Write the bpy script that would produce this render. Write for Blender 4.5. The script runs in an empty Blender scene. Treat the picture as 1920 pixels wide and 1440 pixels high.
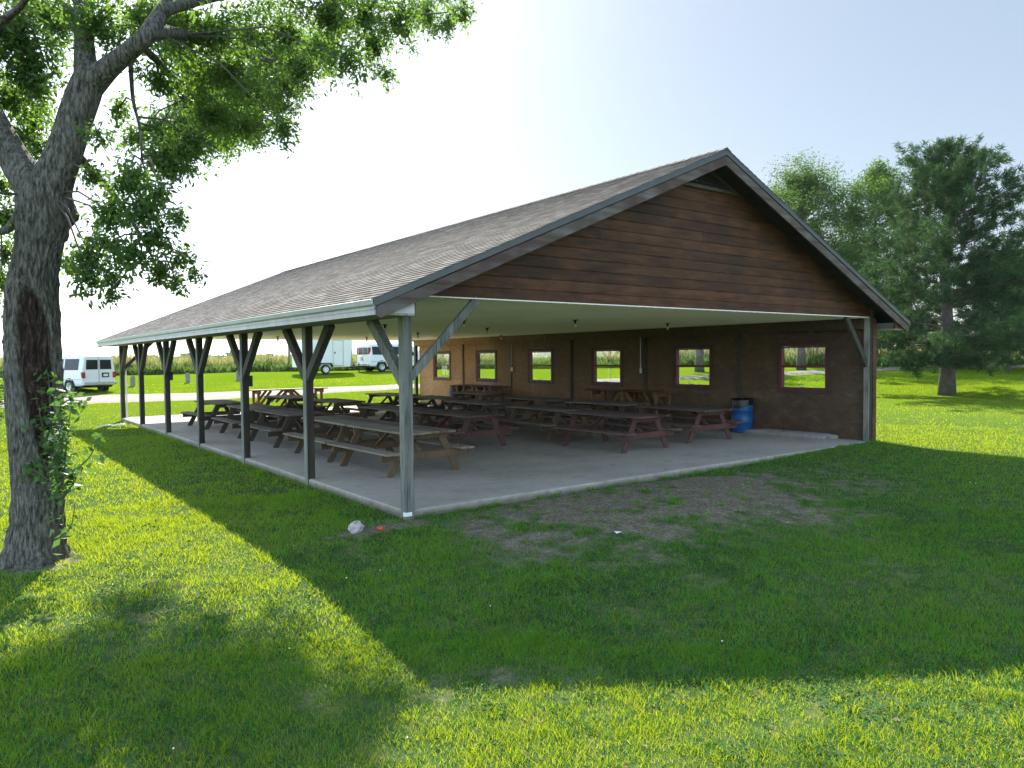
import bpy, math, random
import numpy as np
from mathutils import Vector, Matrix
random.seed(7); RNG = np.random.default_rng(7)
S = bpy.context.scene; COL = S.collection
R = math.radians
# ------------------------------------------------------------------ camera (solved from the pavilion)
CAM = np.array([-4.969, -9.105, 2.1376]); YAW, PITCH, ROLL, FPX = .6453, -.0359, -.0103, 1385.36
fv = np.array([math.sin(YAW)*math.cos(PITCH), math.cos(YAW)*math.cos(PITCH), math.sin(PITCH)])
r0 = np.array([math.cos(YAW), -math.sin(YAW), 0.]); u0 = np.cross(r0, fv)
rv = math.cos(ROLL)*r0+math.sin(ROLL)*u0; uv = -math.sin(ROLL)*r0+math.cos(ROLL)*u0
cd = bpy.data.cameras.new('camera'); cam = bpy.data.objects.new('camera', cd); COL.objects.link(cam)
cd.sensor_width = 36; cd.lens = FPX/1920*36; cd.clip_end = 9000; cd.clip_start = .05
cam.matrix_world = Matrix(((rv[0], uv[0], -fv[0], CAM[0]), (rv[1], uv[1], -fv[1], CAM[1]), (rv[2], uv[2], -fv[2], CAM[2]), (0, 0, 0, 1)))
S.camera = cam
# ------------------------------------------------------------------ sun and sky
SUN = np.array([.48, 1.22, 1.]); SUN /= np.linalg.norm(SUN)
EL = math.asin(SUN[2]); AZ = math.atan2(SUN[0], SUN[1])
sl = bpy.data.lights.new('sun', 'SUN'); so = bpy.data.objects.new('sun', sl); COL.objects.link(so)
sl.energy = 3.6; sl.angle = R(.55); sl.color = (1, .95, .84)
so.rotation_euler = Vector(SUN).to_track_quat('Z', 'Y').to_euler(); so.location = (0, 0, 30)
W = bpy.data.worlds.new('World'); S.world = W; W.use_nodes = True
nt = W.node_tree; bg = nt.nodes['Background']; sk = nt.nodes.new('ShaderNodeTexSky')
sk.sky_type = 'NISHITA'; sk.sun_disc = False; sk.sun_elevation = EL; sk.sun_rotation = AZ
sk.air_density = 1.0; sk.dust_density = 1.0; sk.ozone_density = 1.3; sk.altitude = 300
# a deeper, clearer patch of sky away from the sun on the right
def wn(t, **k):
    n = nt.nodes.new('ShaderNode'+t)
    for a, v in k.items():
        if hasattr(v, 'is_output'): nt.links.new(v, n.inputs[int(a[1:])])
        else: n.inputs[int(a[1:])].default_value = v
    return n
tc = nt.nodes.new('ShaderNodeTexCoord'); ax = Vector((math.sin(R(78))*math.cos(R(16)), math.cos(R(78))*math.cos(R(16)), math.sin(R(16))))
dp = wn('VectorMath', i0=tc.outputs[0], i1=ax); dp.operation = 'DOT_PRODUCT'
mr = wn('MapRange', i0=dp.outputs[1], i1=math.cos(R(114)), i2=math.cos(R(8)), i3=1., i4=.26); mr.interpolation_type = 'SMOOTHSTEP'
# summer haze evens the sky out: less glare round the sun, paler away from it
pw = wn('VectorMath', i0=sk.outputs[0], i1=(.5, .5, .5)); pw.operation = 'POWER'
pm = wn('VectorMath', i0=pw.outputs[0], i1=(1.92, 2.04, 2.12)); pm.operation = 'MULTIPLY'
vm = wn('VectorMath', i0=pm.outputs[0]); vm.operation = 'SCALE'; nt.links.new(mr.outputs[0], vm.inputs[3])
nt.links.new(vm.outputs[0], bg.inputs[0]); bg.inputs[1].default_value = .15
S.view_settings.view_transform = 'Standard'; S.view_settings.look = 'None'; S.view_settings.gamma = 1
S.view_settings.exposure = 2.1
S.cycles.max_bounces = 8; S.cycles.diffuse_bounces = 4; S.cycles.transparent_max_bounces = 12
S.cycles.sample_clamp_indirect = 6; S.cycles.use_denoising = True

# ------------------------------------------------------------------ materials
class G:
    def __init__(s, name):
        s.m = bpy.data.materials.new(name); s.m.use_nodes = True; s.t = s.m.node_tree; s.t.nodes.clear()
        s.out = s.t.nodes.new('ShaderNodeOutputMaterial')
    def set(s, sock, v):
        if hasattr(v, 'is_output'): s.t.links.new(v, sock)
        elif isinstance(v, (tuple, list)) and len(v) == 3 and sock.type == 'RGBA': sock.default_value = (*v, 1)
        else: sock.default_value = v
    def n(s, typ, o=0, props=None, **ins):
        nd = s.t.nodes.new('ShaderNode'+typ)
        for k, v in (props or {}).items(): setattr(nd, k, v)
        for k, v in ins.items():
            key = int(k[1:]) if k[0] == 'i' and k[1:].isdigit() else k.replace('_', ' ')
            s.set(nd.inputs[key], v)
        return nd.outputs[o]
    def pos(s, sx=1, sy=None, sz=None):
        p = s.n('NewGeometry', 0)
        return s.n('VectorMath', 0, {'operation': 'MULTIPLY'}, i0=p, i1=(sx, sx if sy is None else sy, sx if sz is None else sz))
    def obj(s, sx=1, sy=None, sz=None):
        p = s.n('TexCoord', 3)
        return s.n('VectorMath', 0, {'operation': 'MULTIPLY'}, i0=p, i1=(sx, sx if sy is None else sy, sx if sz is None else sz))
    def noise(s, v, sc=1., det=4, rough=.6): return s.n('TexNoise', 0, Vector=v, Scale=sc, Detail=det, Roughness=rough)
    def island(s): return s.n('NewGeometry', 8)
    def attr(s, a): return s.n('Attribute', 2, {'attribute_name': a})
    def math(s, op, a, b=0., c=0.): return s.n('Math', 0, {'operation': op}, i0=a, i1=b, i2=c)
    def ramp(s, f, pts, interp='LINEAR'):
        nd = s.t.nodes.new('ShaderNodeValToRGB'); cr = nd.color_ramp; cr.interpolation = interp
        while len(cr.elements) < len(pts): cr.elements.new(.5)
        for e, (p, c) in zip(cr.elements, pts):
            e.position = p; e.color = (*((c, c, c) if isinstance(c, (int, float)) else c), 1)
        s.t.links.new(f, nd.inputs[0]); return nd.outputs[0]
    def mix(s, f, a, b, mode='MIX'):
        nd = s.t.nodes.new('ShaderNodeMix'); nd.data_type = 'RGBA'; nd.blend_type = mode
        s.set(nd.inputs[0], f); s.set(nd.inputs[6], a); s.set(nd.inputs[7], b); return nd.outputs[2]
    def bump(s, h, st=.3, d=.02): return s.n('Bump', 0, Height=h, Strength=st, Distance=d)
    def bsdf(s, col, rough=.7, **k):
        nd = s.t.nodes.new('ShaderNodeBsdfPrincipled')
        s.set(nd.inputs['Base Color'], col); s.set(nd.inputs['Roughness'], rough)
        for a, v in k.items(): s.set(nd.inputs[a.replace('_', ' ')], v)
        return nd.outputs[0]
    def done(s, sh): s.t.links.new(sh, s.out.inputs[0]); return s.m

def wood(name, cols, along='z', sc=1., rough=.8, isl=.5, bump=.25, objc=False):
    g = G(name); a = {'x': (.5, 14, 14), 'y': (14, .5, 14), 'z': (14, 14, .5)}[along]; f = g.obj if objc else g.pos
    n1 = g.noise(f(*[q*sc for q in a]), 1., 5, .65); n2 = g.noise(f(1.3, 1.3, 1.3), 1., 3)
    n3 = g.noise(f(*[q*4*sc for q in a]), 1., 2, .5)
    k = g.math('ADD', g.math('MULTIPLY', n1, .55), g.math('MULTIPLY', n2, .45))
    k = g.math('ADD', k, g.math('MULTIPLY', g.math('SUBTRACT', g.island(), .5), isl*.35))
    c = g.ramp(k, [(.30, cols[0]), (.48, cols[1]), (.68, cols[2])])
    c = g.mix(g.ramp(n3, [(.55, 0.), (.75, .55)]), c, tuple(.35*q for q in cols[0]))
    return g.done(g.bsdf(c, rough, Normal=g.bump(n3, bump, .01), Specular_IOR_Level=.25))

MT = {}
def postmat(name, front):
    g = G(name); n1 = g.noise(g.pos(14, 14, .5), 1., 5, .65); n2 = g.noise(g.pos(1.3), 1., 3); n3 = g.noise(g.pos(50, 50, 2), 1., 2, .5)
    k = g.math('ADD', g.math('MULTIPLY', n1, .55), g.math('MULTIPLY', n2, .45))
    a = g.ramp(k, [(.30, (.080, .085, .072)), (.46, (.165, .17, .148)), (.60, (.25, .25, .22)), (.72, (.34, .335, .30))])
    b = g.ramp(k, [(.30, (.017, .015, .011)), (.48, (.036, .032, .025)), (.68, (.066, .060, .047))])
    nx = g.n('SeparateXYZ', 0, Vector=g.n('NewGeometry', 3)); w = g.math('MAXIMUM', g.ramp(g.math('MULTIPLY', nx, -1.), [(.3, 0.), (.8, 1.)]), front)  # faces toward -x take the paler tone, others stay darker unless front lifts them
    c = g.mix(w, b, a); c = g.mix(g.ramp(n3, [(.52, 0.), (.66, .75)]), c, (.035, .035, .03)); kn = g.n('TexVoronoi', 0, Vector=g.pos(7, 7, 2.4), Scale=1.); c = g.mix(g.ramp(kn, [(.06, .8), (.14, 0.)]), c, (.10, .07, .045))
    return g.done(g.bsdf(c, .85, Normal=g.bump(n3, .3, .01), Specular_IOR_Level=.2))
MT['post'] = postmat('treated_post_wood', 0.); MT['post0'] = postmat('pale_corner_post_wood', .75)
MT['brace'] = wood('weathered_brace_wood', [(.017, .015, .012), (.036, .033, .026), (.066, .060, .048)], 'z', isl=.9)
MT['beam'] = wood('dark_beam_wood', [(.05, .045, .035), (.10, .09, .07), (.16, .14, .11)], 'y')
MT['tgrey'] = wood('weathered_table_planks', [(.075, .062, .048), (.15, .125, .10), (.24, .205, .165)], 'y', isl=.9)
MT['tdark'] = wood('dark_table_planks', [(.042, .036, .030), (.085, .072, .06), (.145, .125, .105)], 'y', isl=.9)
MT['tmid'] = wood('grey_brown_table_planks', [(.055, .043, .034), (.105, .085, .066), (.175, .148, .12)], 'y', isl=.9)
MT['tred'] = wood('red_stained_planks', [(.045, .028, .026), (.080, .050, .046), (.125, .088, .080)], 'y', isl=.8)
MT['lgrey'] = wood('brown_table_legs', [(.040, .025, .015), (.080, .050, .029), (.135, .092, .055)], 'z', isl=.9, objc=True)
MT['ldark'] = wood('dark_table_legs', [(.025, .02, .018), (.05, .04, .033), (.09, .07, .055)], 'z', isl=.9, objc=True)
MT['lred'] = wood('red_table_legs', [(.042, .019, .018), (.075, .032, .030), (.105, .052, .046)], 'z', isl=.8, objc=True)
MT['tan'] = wood('orange_brown_planks', [(.075, .034, .015), (.13, .063, .030), (.21, .12, .065)], 'x', isl=.8, objc=True)
MT['stud'] = wood('tan_stud_wood', [(.09, .06, .035), (.16, .11, .065), (.24, .17, .10)], 'z')
MT['rake'] = wood('peeling_rake_board', [(.050, .031, .026), (.082, .055, .046), (.17, .16, .155)], 'x', sc=.6, isl=.2)
def siding():
    g = G('brown_log_siding')
    n1 = g.noise(g.pos(2.0, 5, 13), 1., 6, .72); n2 = g.noise(g.pos(.9, 1, 1.6), 1., 4); n3 = g.noise(g.pos(5, 8, 60), 1., 3)
    k = g.math('ADD', g.math('MULTIPLY', n1, .6), g.math('MULTIPLY', n2, .4))
    k = g.math('ADD', k, g.math('MULTIPLY', g.math('SUBTRACT', g.island(), .5), .10))
    c = g.ramp(k, [(.34, (.018, .010, .007)), (.46, (.046, .018, .009)), (.60, (.094, .036, .016)), (.72, (.115, .060, .034))])
    kn = g.n('TexVoronoi', 0, Vector=g.pos(2.6, 1, 5.3), Scale=1.)
    c = g.mix(g.ramp(kn, [(.03, .85), (.09, 0.)]), c, (.012, .008, .006))
    c = g.mix(g.ramp(n3, [(.6, 0.), (.8, .5)]), c, (.012, .008, .006))
    return g.done(g.bsdf(c, .62, Normal=g.bump(n3, .2, .01), Specular_IOR_Level=.3))
MT['siding'] = siding()
def concrete():
    g = G('broom_finished_concrete')
    n1 = g.noise(g.pos(.5), 1., 6, .6); n2 = g.noise(g.pos(7, 28, 7), 1., 4); n3 = g.noise(g.pos(90), 1., 2); n4 = g.noise(g.pos(2.2, 5, 2), 1., 5)
    c = g.ramp(n1, [(.3, (.25, .225, .19)), (.5, (.36, .325, .275)), (.7, (.43, .395, .34))])
    c = g.mix(g.ramp(n2, [(.35, .5), (.65, 0.)]), c, (.20, .185, .165))
    c = g.mix(g.ramp(n4, [(.56, 0.), (.72, .55)]), c, (.15, .14, .125))
    zz = g.math('ADD', g.n('SeparateXYZ', 2, Vector=g.pos(1)), g.math('MULTIPLY', g.math('SUBTRACT', g.noise(g.pos(5), 1., 4), .5), .10))
    c = g.mix(g.ramp(g.math('MULTIPLY', zz, -10.), [(.1, 0.), (.9, .8)]), c, (.10, .085, .065))
    return g.done(g.bsdf(c, .85, Normal=g.bump(n3, .25, .004), Specular_IOR_Level=.3))
MT['concrete'] = concrete()
def osb():
    g = G('strand_board')
    v = g.n('TexVoronoi', 1, Vector=g.pos(14, 14, 26), Scale=1.); n1 = g.noise(g.pos(.7), 1., 3); n2 = g.noise(g.pos(5, 5, 9), 1., 4)
    c = g.ramp(n1, [(.3, (.34, .18, .08)), (.7, (.52, .295, .14))])
    c = g.mix(.38, c, g.ramp(g.n('SeparateColor', 0, Color=v), [(0, (.11, .06, .03)), (.5, (.26, .155, .08)), (1, (.42, .29, .17))]))
    c = g.mix(g.ramp(n2, [(.5, 0.), (.7, .35)]), c, (.14, .08, .045))
    sp = g.n('SeparateXYZ', 1, Vector=g.pos(1, 1/1.22, 1)); fr = g.math('FRACT', sp)
    c = g.mix(g.math('MULTIPLY', g.math('LESS_THAN', fr, .006), .7), c, (.03, .02, .012))
    sz = g.n('SeparateXYZ', 2, Vector=g.pos(1)); c = g.mix(g.math('MULTIPLY', g.math('COMPARE', sz, 1.22, .004), .7), c, (.03, .02, .012))
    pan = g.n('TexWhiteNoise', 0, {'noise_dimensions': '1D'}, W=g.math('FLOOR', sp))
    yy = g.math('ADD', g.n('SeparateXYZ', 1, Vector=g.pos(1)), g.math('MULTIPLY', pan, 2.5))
    shade_wear = g.ramp(g.math('MULTIPLY', yy, 1/22.), [(.12, 1.), (.62, .72), (.84, 0.)])  # near end's shade and far end's bounce light painted in, plus grey weathering
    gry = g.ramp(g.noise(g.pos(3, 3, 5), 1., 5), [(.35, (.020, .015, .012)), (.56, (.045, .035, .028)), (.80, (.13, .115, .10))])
    c = g.mix(shade_wear, c, g.mix(.55, g.mix(.72, c, (.02, .013, .009)), gry))
    return g.done(g.bsdf(c, .75, Normal=g.bump(n2, .1, .005), Specular_IOR_Level=.3))
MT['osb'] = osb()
def shingles():
    g = G('asphalt_shingles')
    sp = g.t.nodes.new('ShaderNodeSeparateXYZ'); g.t.links.new(g.pos(1), sp.inputs[0])
    u = sp.outputs[1]; v = g.math('MULTIPLY', sp.outputs[2], 1/.3877)
    vec = g.n('CombineXYZ', 0, X=u, Y=v)
    br = g.t.nodes.new('ShaderNodeTexBrick'); g.t.links.new(vec, br.inputs[0]); br.offset = .37; br.squash = 1.
    for k, q in dict(Scale=1., Mortar_Size=.006, Bias=0., Brick_Width=.31, Row_Height=.145).items(): br.inputs[k.replace('_', ' ')].default_value = q
    br.inputs[1].default_value = (.10, .090, .087, 1); br.inputs[2].default_value = (.28, .255, .245, 1); br.inputs[3].default_value = (.022, .019, .018, 1)
    n1 = g.noise(g.pos(.8, .5, 2), 1., 4); n2 = g.noise(g.pos(5, 3.2, 12), 1., 3); n3 = g.noise(g.pos(160), 1., 1)
    c = g.mix(g.ramp(n2, [(.42, 0.), (.62, .75)]), br.outputs[0], (.040, .035, .032))
    c = g.mix(g.ramp(n1, [(.45, 0.), (.7, .45)]), c, (.11, .098, .090))
    c = g.mix(g.ramp(n3, [(.35, .35), (.65, 0.)]), c, (.025, .022, .02))
    return g.done(g.bsdf(c, .95, Normal=g.bump(n3, .5, .006), Specular_IOR_Level=.08))
MT['shingle'] = shingles()
def plain(name, col, rough=.6, var=.25, sc=3., metal=0., bump=0., spec=.4):
    g = G(name); n = g.noise(g.pos(sc), 1., 5)
    c = g.ramp(n, [(.3, tuple(q*(1-var) for q in col)), (.7, tuple(min(1, q*(1+var)) for q in col))])
    k = dict(Metallic=metal, Specular_IOR_Level=spec)
    if bump: k['Normal'] = g.bump(g.noise(g.pos(sc*9), 1., 3), bump, .01)
    return g.done(g.bsdf(c, rough, **k))
MT['fascia'] = plain('grey_fascia_board', (.46, .44, .45), .55, .18, 4)
MT['gutter'] = plain('pale_eave_metal', (.50, .50, .53), .35, .12, 3, 0., 0, .5)
MT['drip'] = plain('slate_grey_drip_edge', (.070, .074, .078), .4, .2, 3)
MT['soffit'] = wood('soffit_boards', [(.16, .15, .11), (.24, .225, .17), (.31, .295, .23)], 'y', sc=.6)
MT['ceil'] = plain('ribbed_white_metal', (.90, .81, .76), .45, .06, .6)
MT['winred'] = plain('dark_red_window_paint', (.13, .018, .028), .45, .2, 5)
MT['wintrim'] = plain('maroon_window_trim', (.060, .028, .030), .6, .25, 5)
MT['black'] = plain('black_plastic', (.005, .005, .006), .35, .3, 6)
MT['vent'] = plain('dark_louvre_paint', (.018, .018, .022), .6, .2, 5)
MT['olive'] = plain('faded_vent_trim', (.065, .06, .045), .7, .25, 5)
MT['steel'] = plain('galvanised_steel', (.35, .37, .37), .4, .15, 8, .6)
MT['whitebulb'] = plain('frosted_bulb', (.75, .75, .68), .25, .05, 5)
MT['bluebarrel'] = plain('blue_plastic_barrel', (.008, .075, .22), .45, .15, 4)
MT['limestone'] = plain('cast_concrete', (.22, .21, .19), .85, .2, 6, 0, .4)
MT['rock'] = plain('pink_grey_rock', (.42, .37, .37), .8, .25, 14, 0, .6)
MT['orange'] = plain('faded_orange_rubber', (.55, .10, .03), .6, .2, 20)
MT['white'] = plain('white_paint', (.74, .77, .79), .3, .03, 1, 0, 0, .5)
MT['paper'] = plain('white_paper', (.75, .78, .82), .8, .05, 5)
MT['tag'] = plain('white_tape', (.72, .76, .76), .6, .06, 10)
MT['tyre'] = plain('tyre_rubber', (.018, .018, .018), .8, .2, 10)
MT['rim'] = plain('alloy_wheel', (.55, .56, .57), .3, .1, 10, .7)
MT['chrome'] = plain('bright_bumper', (.55, .57, .58), .25, .08, 3, .7)
MT['darkglass'] = plain('tinted_glass', (.015, .019, .024), .12, .1, 1, 0, 0, .25)
MT['lamp'] = plain('red_lamp_lens', (.35, .012, .018), .2, .1, 5)
MT['under'] = plain('black_underbody', (.015, .015, .015), .8, .3, 5)
MT['under2'] = plain('dark_roof_boards', (.022, .018, .015), .9, .3, 5)
MT['yellowtrim'] = plain('yellowed_door_seal', (.50, .42, .24), .5, .1, 5)
MT['marker'] = wood('grey_marker_wood', [(.12, .11, .09), (.20, .19, .165), (.29, .28, .25)], 'z')
def glass():
    g = G('window_glass'); tr = g.n('BsdfTransparent', 0, Color=(.93, .96, .97)); gl = g.n('BsdfGlossy', 0, Color=(.9, .95, 1), Roughness=.02)
    fr = g.n('Fresnel', 0, IOR=1.45)
    return g.done(g.n('MixShader', 0, i0=g.math('MULTIPLY', fr, .16), i1=tr, i2=gl))
MT['glass'] = glass()
def leafmat(name, a, b, c, trans=.45, tcol=(.35, .55, .06), rough=.5, spec=.3):
    g = G(name); isl = g.island(); n = g.noise(g.pos(.9), 1., 3)
    k = g.math('ADD', g.math('MULTIPLY', isl, .6), g.math('MULTIPLY', n, .4))
    col = g.ramp(k, [(.2, a), (.5, b), (.8, c)])
    pr = g.bsdf(col, rough, Specular_IOR_Level=spec)
    tl = g.n('BsdfTranslucent', 0, Color=g.mix(.6, col, tcol))
    return g.done(g.n('MixShader', 0, i0=trans, i1=pr, i2=tl))
MT['leaf'] = leafmat('broad_leaves', (.026, .060, .018), (.042, .090, .024), (.068, .125, .030), .46, (.28, .50, .04))
MT['leaf2'] = leafmat('pale_leaves', (.030, .062, .016), (.050, .095, .024), (.080, .14, .034), .35, (.22, .40, .05))
MT['leafm'] = leafmat('mid_green_leaves', (.020, .050, .014), (.036, .078, .020), (.062, .115, .028), .35, (.22, .40, .04), .6, .1)
MT['shoot'] = leafmat('young_shoot_leaves', (.025, .065, .02), (.045, .10, .03), (.08, .15, .05), .3, (.2, .4, .05))
MT['clover'] = leafmat('clover_leaves', (.008, .045, .012), (.014, .070, .018), (.028, .095, .026), .18, (.22, .42, .03), .95)
MT['needle'] = leafmat('pine_needles', (.016, .040, .020), (.028, .062, .027), (.048, .090, .034), .2, (.12, .24, .05), .7, .06)
MT['crop'] = leafmat('tall_field_plants', (.085, .10, .035), (.15, .16, .055), (.24, .20, .10), .38, (.42, .44, .12))
MT['weed'] = leafmat('field_edge_weeds', (.028, .06, .02), (.045, .085, .026), (.08, .12, .034), .3, (.25, .4, .05))
MT['far'] = leafmat('far_foliage', (.02, .04, .02), (.03, .055, .025), (.04, .07, .03), .1)
MT['flower'] = plain('clover_blossom', (.75, .75, .65), .7, .1, 9)
def grass():
    g = G('grass_blades'); isl = g.island(); n = g.noise(g.pos(.55, .55, 0), 1., 4); n2 = g.noise(g.pos(3, 3, 0), 1., 3)
    k = g.math('ADD', g.math('MULTIPLY', isl, .40), g.math('ADD', g.math('MULTIPLY', n, .46), g.math('MULTIPLY', n2, .24)))
    k = g.math('SUBTRACT', k, .05)
    col = g.ramp(k, [(.22, (.008, .105, .018)), (.45, (.015, .175, .024)), (.62, (.030, .21, .026)), (.80, (.075, .215, .032))])
    dry = g.attr('dry'); col = g.mix(g.math('MULTIPLY', dry, .8), col, (.20, .19, .09))
    pr = g.bsdf(col, .6, Specular_IOR_Level=.12)
    tl = g.n('BsdfTranslucent', 0, Color=g.mix(.85, col, (.54, .60, .008)))
    return g.done(g.n('MixShader', 0, i0=.40, i1=pr, i2=tl))
MT['grass'] = grass()
def ground():
    g = G('lawn_soil'); n1 = g.noise(g.pos(.35, .35, 0), 1., 5); n2 = g.noise(g.pos(4.5, 4.5, 0), 1., 5, .7); n3 = g.noise(g.pos(40, 40, 0), 1., 3); n4 = g.noise(g.pos(.06, .06, 0), 1., 4)
    k = g.math('ADD', g.math('MULTIPLY', n1, .35), g.math('ADD', g.math('MULTIPLY', n2, .25), g.math('MULTIPLY', n4, .4)))
    gr = g.ramp(k, [(.32, (.060, .125, .006)), (.5, (.100, .155, .008)), (.66, (.14, .170, .012))])
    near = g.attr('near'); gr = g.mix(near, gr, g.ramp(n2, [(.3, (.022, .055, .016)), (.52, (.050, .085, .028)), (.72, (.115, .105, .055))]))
    so_ = g.ramp(n2, [(.3, (.15, .125, .092)), (.55, (.25, .212, .162)), (.75, (.35, .305, .24))])
    n5 = g.noise(g.pos(16, 16, 0), 1., 6, .75); so_ = g.mix(g.ramp(n5, [(.40, .75), (.56, 0.)]), so_, (.055, .062, .026)); so_ = g.mix(g.ramp(n5, [(.60, 0.), (.74, .7)]), so_, (.33, .29, .22)); so_ = g.mix(g.ramp(n3, [(.4, .6), (.6, 0.)]), so_, (.06, .05, .036))
    d = g.math('ADD', g.attr('dirt'), g.math('MULTIPLY', g.math('SUBTRACT', n2, .5), .6))
    c = g.mix(g.ramp(d, [(.22, 0.), (.62, 1.)]), gr, so_)
    return g.done(g.bsdf(c, .9, Normal=g.bump(n3, .35, .012), Specular_IOR_Level=0.))
MT['ground'] = ground()
def gravel():
    g = G('pale_gravel'); n1 = g.noise(g.pos(1.2), 1., 5); n2 = g.noise(g.pos(12), 1., 4)
    c = g.ramp(n2, [(.3, (.085, .066, .056)), (.5, (.145, .115, .098)), (.7, (.20, .165, .145))])
    c = g.mix(g.ramp(n1, [(.55, 0.), (.75, .5)]), c, (.2, .2, .08))
    return g.done(g.bsdf(c, .9, Normal=g.bump(n2, .5, .03)))
MT['gravel'] = gravel()
def bark():
    g = G('furrowed_bark'); n = g.noise(g.pos(34, 34, 7), 1., 6, .72); n2 = g.noise(g.pos(2.5), 1., 4); n3 = g.noise(g.pos(90, 90, 30), 1., 3)
    c = g.ramp(n, [(.36, (.022, .020, .016)), (.48, (.085, .078, .066)), (.60, (.185, .175, .152))])
    c = g.mix(g.ramp(n2, [(.5, 0.), (.75, .5)]), c, (.10, .105, .075))
    w = g.attr('wound'); wc = g.ramp(g.noise(g.pos(34, 34, 7), 1., 5, .75), [(.38, (.012, .009, .007)), (.53, (.040, .024, .018)), (.66, (.10, .082, .07)), (.78, (.25, .24, .22))])
    c = g.mix(w, c, wc)
    h = g.math('ADD', n, g.math('MULTIPLY', n3, .3))
    return g.done(g.bsdf(c, .9, Normal=g.bump(h, 1., .03), Specular_IOR_Level=.15))
MT['bark'] = bark()
MT['barkfar'] = plain('dark_bark', (.085, .07, .06), .9, .35, 6, 0, .8)
MT['hill'] = plain('far_field', (.10, .14, .05), .9, .3, .01)

# ------------------------------------------------------------------ mesh helpers
class MB:
    def __init__(s): s.v = []; s.f = []; s.mi = []
    def add(s, vs, fs, mi=0):
        o = len(s.v); s.v += [tuple(map(float, q)) for q in vs]; s.f += [tuple(i+o for i in q) for q in fs]; s.mi += [mi]*len(fs); return s
    def box(s, x0, x1, y0, y1, z0, z1, mi=0):
        return s.add([(x0, y0, z0), (x1, y0, z0), (x1, y1, z0), (x0, y1, z0), (x0, y0, z1), (x1, y0, z1), (x1, y1, z1), (x0, y1, z1)],
                     [(3, 2, 1, 0), (4, 5, 6, 7), (0, 1, 5, 4), (1, 2, 6, 5), (2, 3, 7, 6), (3, 0, 4, 7)], mi)
    def bar(s, p, q, a, b, side=(0, 1, 0), mi=0):     # a = width along side, b = other
        p, q = Vector(p), Vector(q); d = (q-p).normalized(); e = Vector(side); e = (e-d*e.dot(d)).normalized(); f = d.cross(e)
        vs = [c+e*(i*a/2)+f*(j*b/2) for c in (p, q) for i, j in ((-1, -1), (1, -1), (1, 1), (-1, 1))]
        return s.add(vs, [(3, 2, 1, 0), (4, 5, 6, 7), (0, 1, 5, 4), (1, 2, 6, 5), (2, 3, 7, 6), (3, 0, 4, 7)], mi)
    def prism(s, pts, axis, a, b, mi=0):              # polygon (2-D) extruded along axis from a to b
        n = len(pts); put = {'x': lambda p, t: (t, p[0], p[1]), 'y': lambda p, t: (p[0], t, p[1]), 'z': lambda p, t: (p[0], p[1], t)}[axis]
        vs = [put(p, a) for p in pts]+[put(p, b) for p in pts]
        fs = [tuple(range(n))[::-1], tuple(range(n, 2*n))]+[(i, (i+1) % n, n+(i+1) % n, n+i) for i in range(n)]
        return s.add(vs, fs, mi)
    def lathe(s, prof, n=24, c=(0, 0, 0), axis='z', mi=0):
        vs = []; fs = []
        for r, z in prof:
            for k in range(n):
                t = 2*math.pi*k/n; x, y = r*math.cos(t), r*math.sin(t)
                p = {'z': (x, y, z), 'y': (x, z, y), 'x': (z, x, y)}[axis]; vs.append((p[0]+c[0], p[1]+c[1], p[2]+c[2]))
        for i in range(len(prof)-1):
            for k in range(n): fs.append((i*n+k, i*n+(k+1) % n, (i+1)*n+(k+1) % n, (i+1)*n+k))
        return s.add(vs, fs, mi)
    def tube(s, pts, rad, n=8, mi=0):
        vs = []; fs = []; up = Vector((.3, .2, 1)); P = [Vector(p) for p in pts]; e = None
        for i, p in enumerate(P):
            d = (P[min(i+1, len(P)-1)]-P[max(i-1, 0)]).normalized()
            if e is None: e = d.orthogonal().normalized()
            e = (e-d*e.dot(d)).normalized(); f = d.cross(e)
            for k in range(n):
                t = 2*math.pi*k/n; vs.append(p+(e*math.cos(t)+f*math.sin(t))*rad[i])
        for i in range(len(P)-1):
            for k in range(n): fs.append((i*n+k, i*n+(k+1) % n, (i+1)*n+(k+1) % n, (i+1)*n+k))
        fs += [tuple(range(n))[::-1], tuple(range((len(P)-1)*n, len(P)*n))]
        return s.add(vs, fs, mi)
    def build(s, name, mats, parent=None, bevel=0., smooth=False):
        me = bpy.data.meshes.new(name); me.from_pydata(s.v, [], s.f)
        if not isinstance(mats, (list, tuple)): mats = [mats]
        for m in mats: me.materials.append(m)
        if len(mats) > 1: me.polygons.foreach_set('material_index', s.mi)
        if smooth: me.polygons.foreach_set('use_smooth', [True]*len(me.polygons))
        me.update(); o = bpy.data.objects.new(name, me); COL.objects.link(o)
        if parent: o.parent = parent
        if bevel:
            b = o.modifiers.new('bevel', 'BEVEL'); b.width = bevel; b.segments = 1; b.limit_method = 'ANGLE'; b.angle_limit = R(40)
        return o
def npmesh(name, V, F, mat, parent=None, attrs=None, smooth=False, layer_mat=None):
    me = bpy.data.meshes.new(name); V = np.asarray(V, np.float32); F = np.asarray(F, np.int32); k = F.shape[1]
    me.vertices.add(len(V)); me.vertices.foreach_set('co', V.ravel())
    me.loops.add(F.size); me.loops.foreach_set('vertex_index', F.ravel())
    me.polygons.add(len(F)); me.polygons.foreach_set('loop_start', np.arange(0, F.size, k, dtype=np.int32)); me.polygons.foreach_set('loop_total', np.full(len(F), k, np.int32))
    if smooth: me.polygons.foreach_set('use_smooth', np.ones(len(F), bool))
    me.materials.append(mat)
    for a, d in (attrs or {}).items():
        at = me.attributes.new(a, 'FLOAT', 'POINT'); at.data.foreach_set('value', np.asarray(d, np.float32))
    me.update(); me.validate()
    o = bpy.data.objects.new(name, me); COL.objects.link(o)
    if parent: o.parent = parent
    return o
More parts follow.
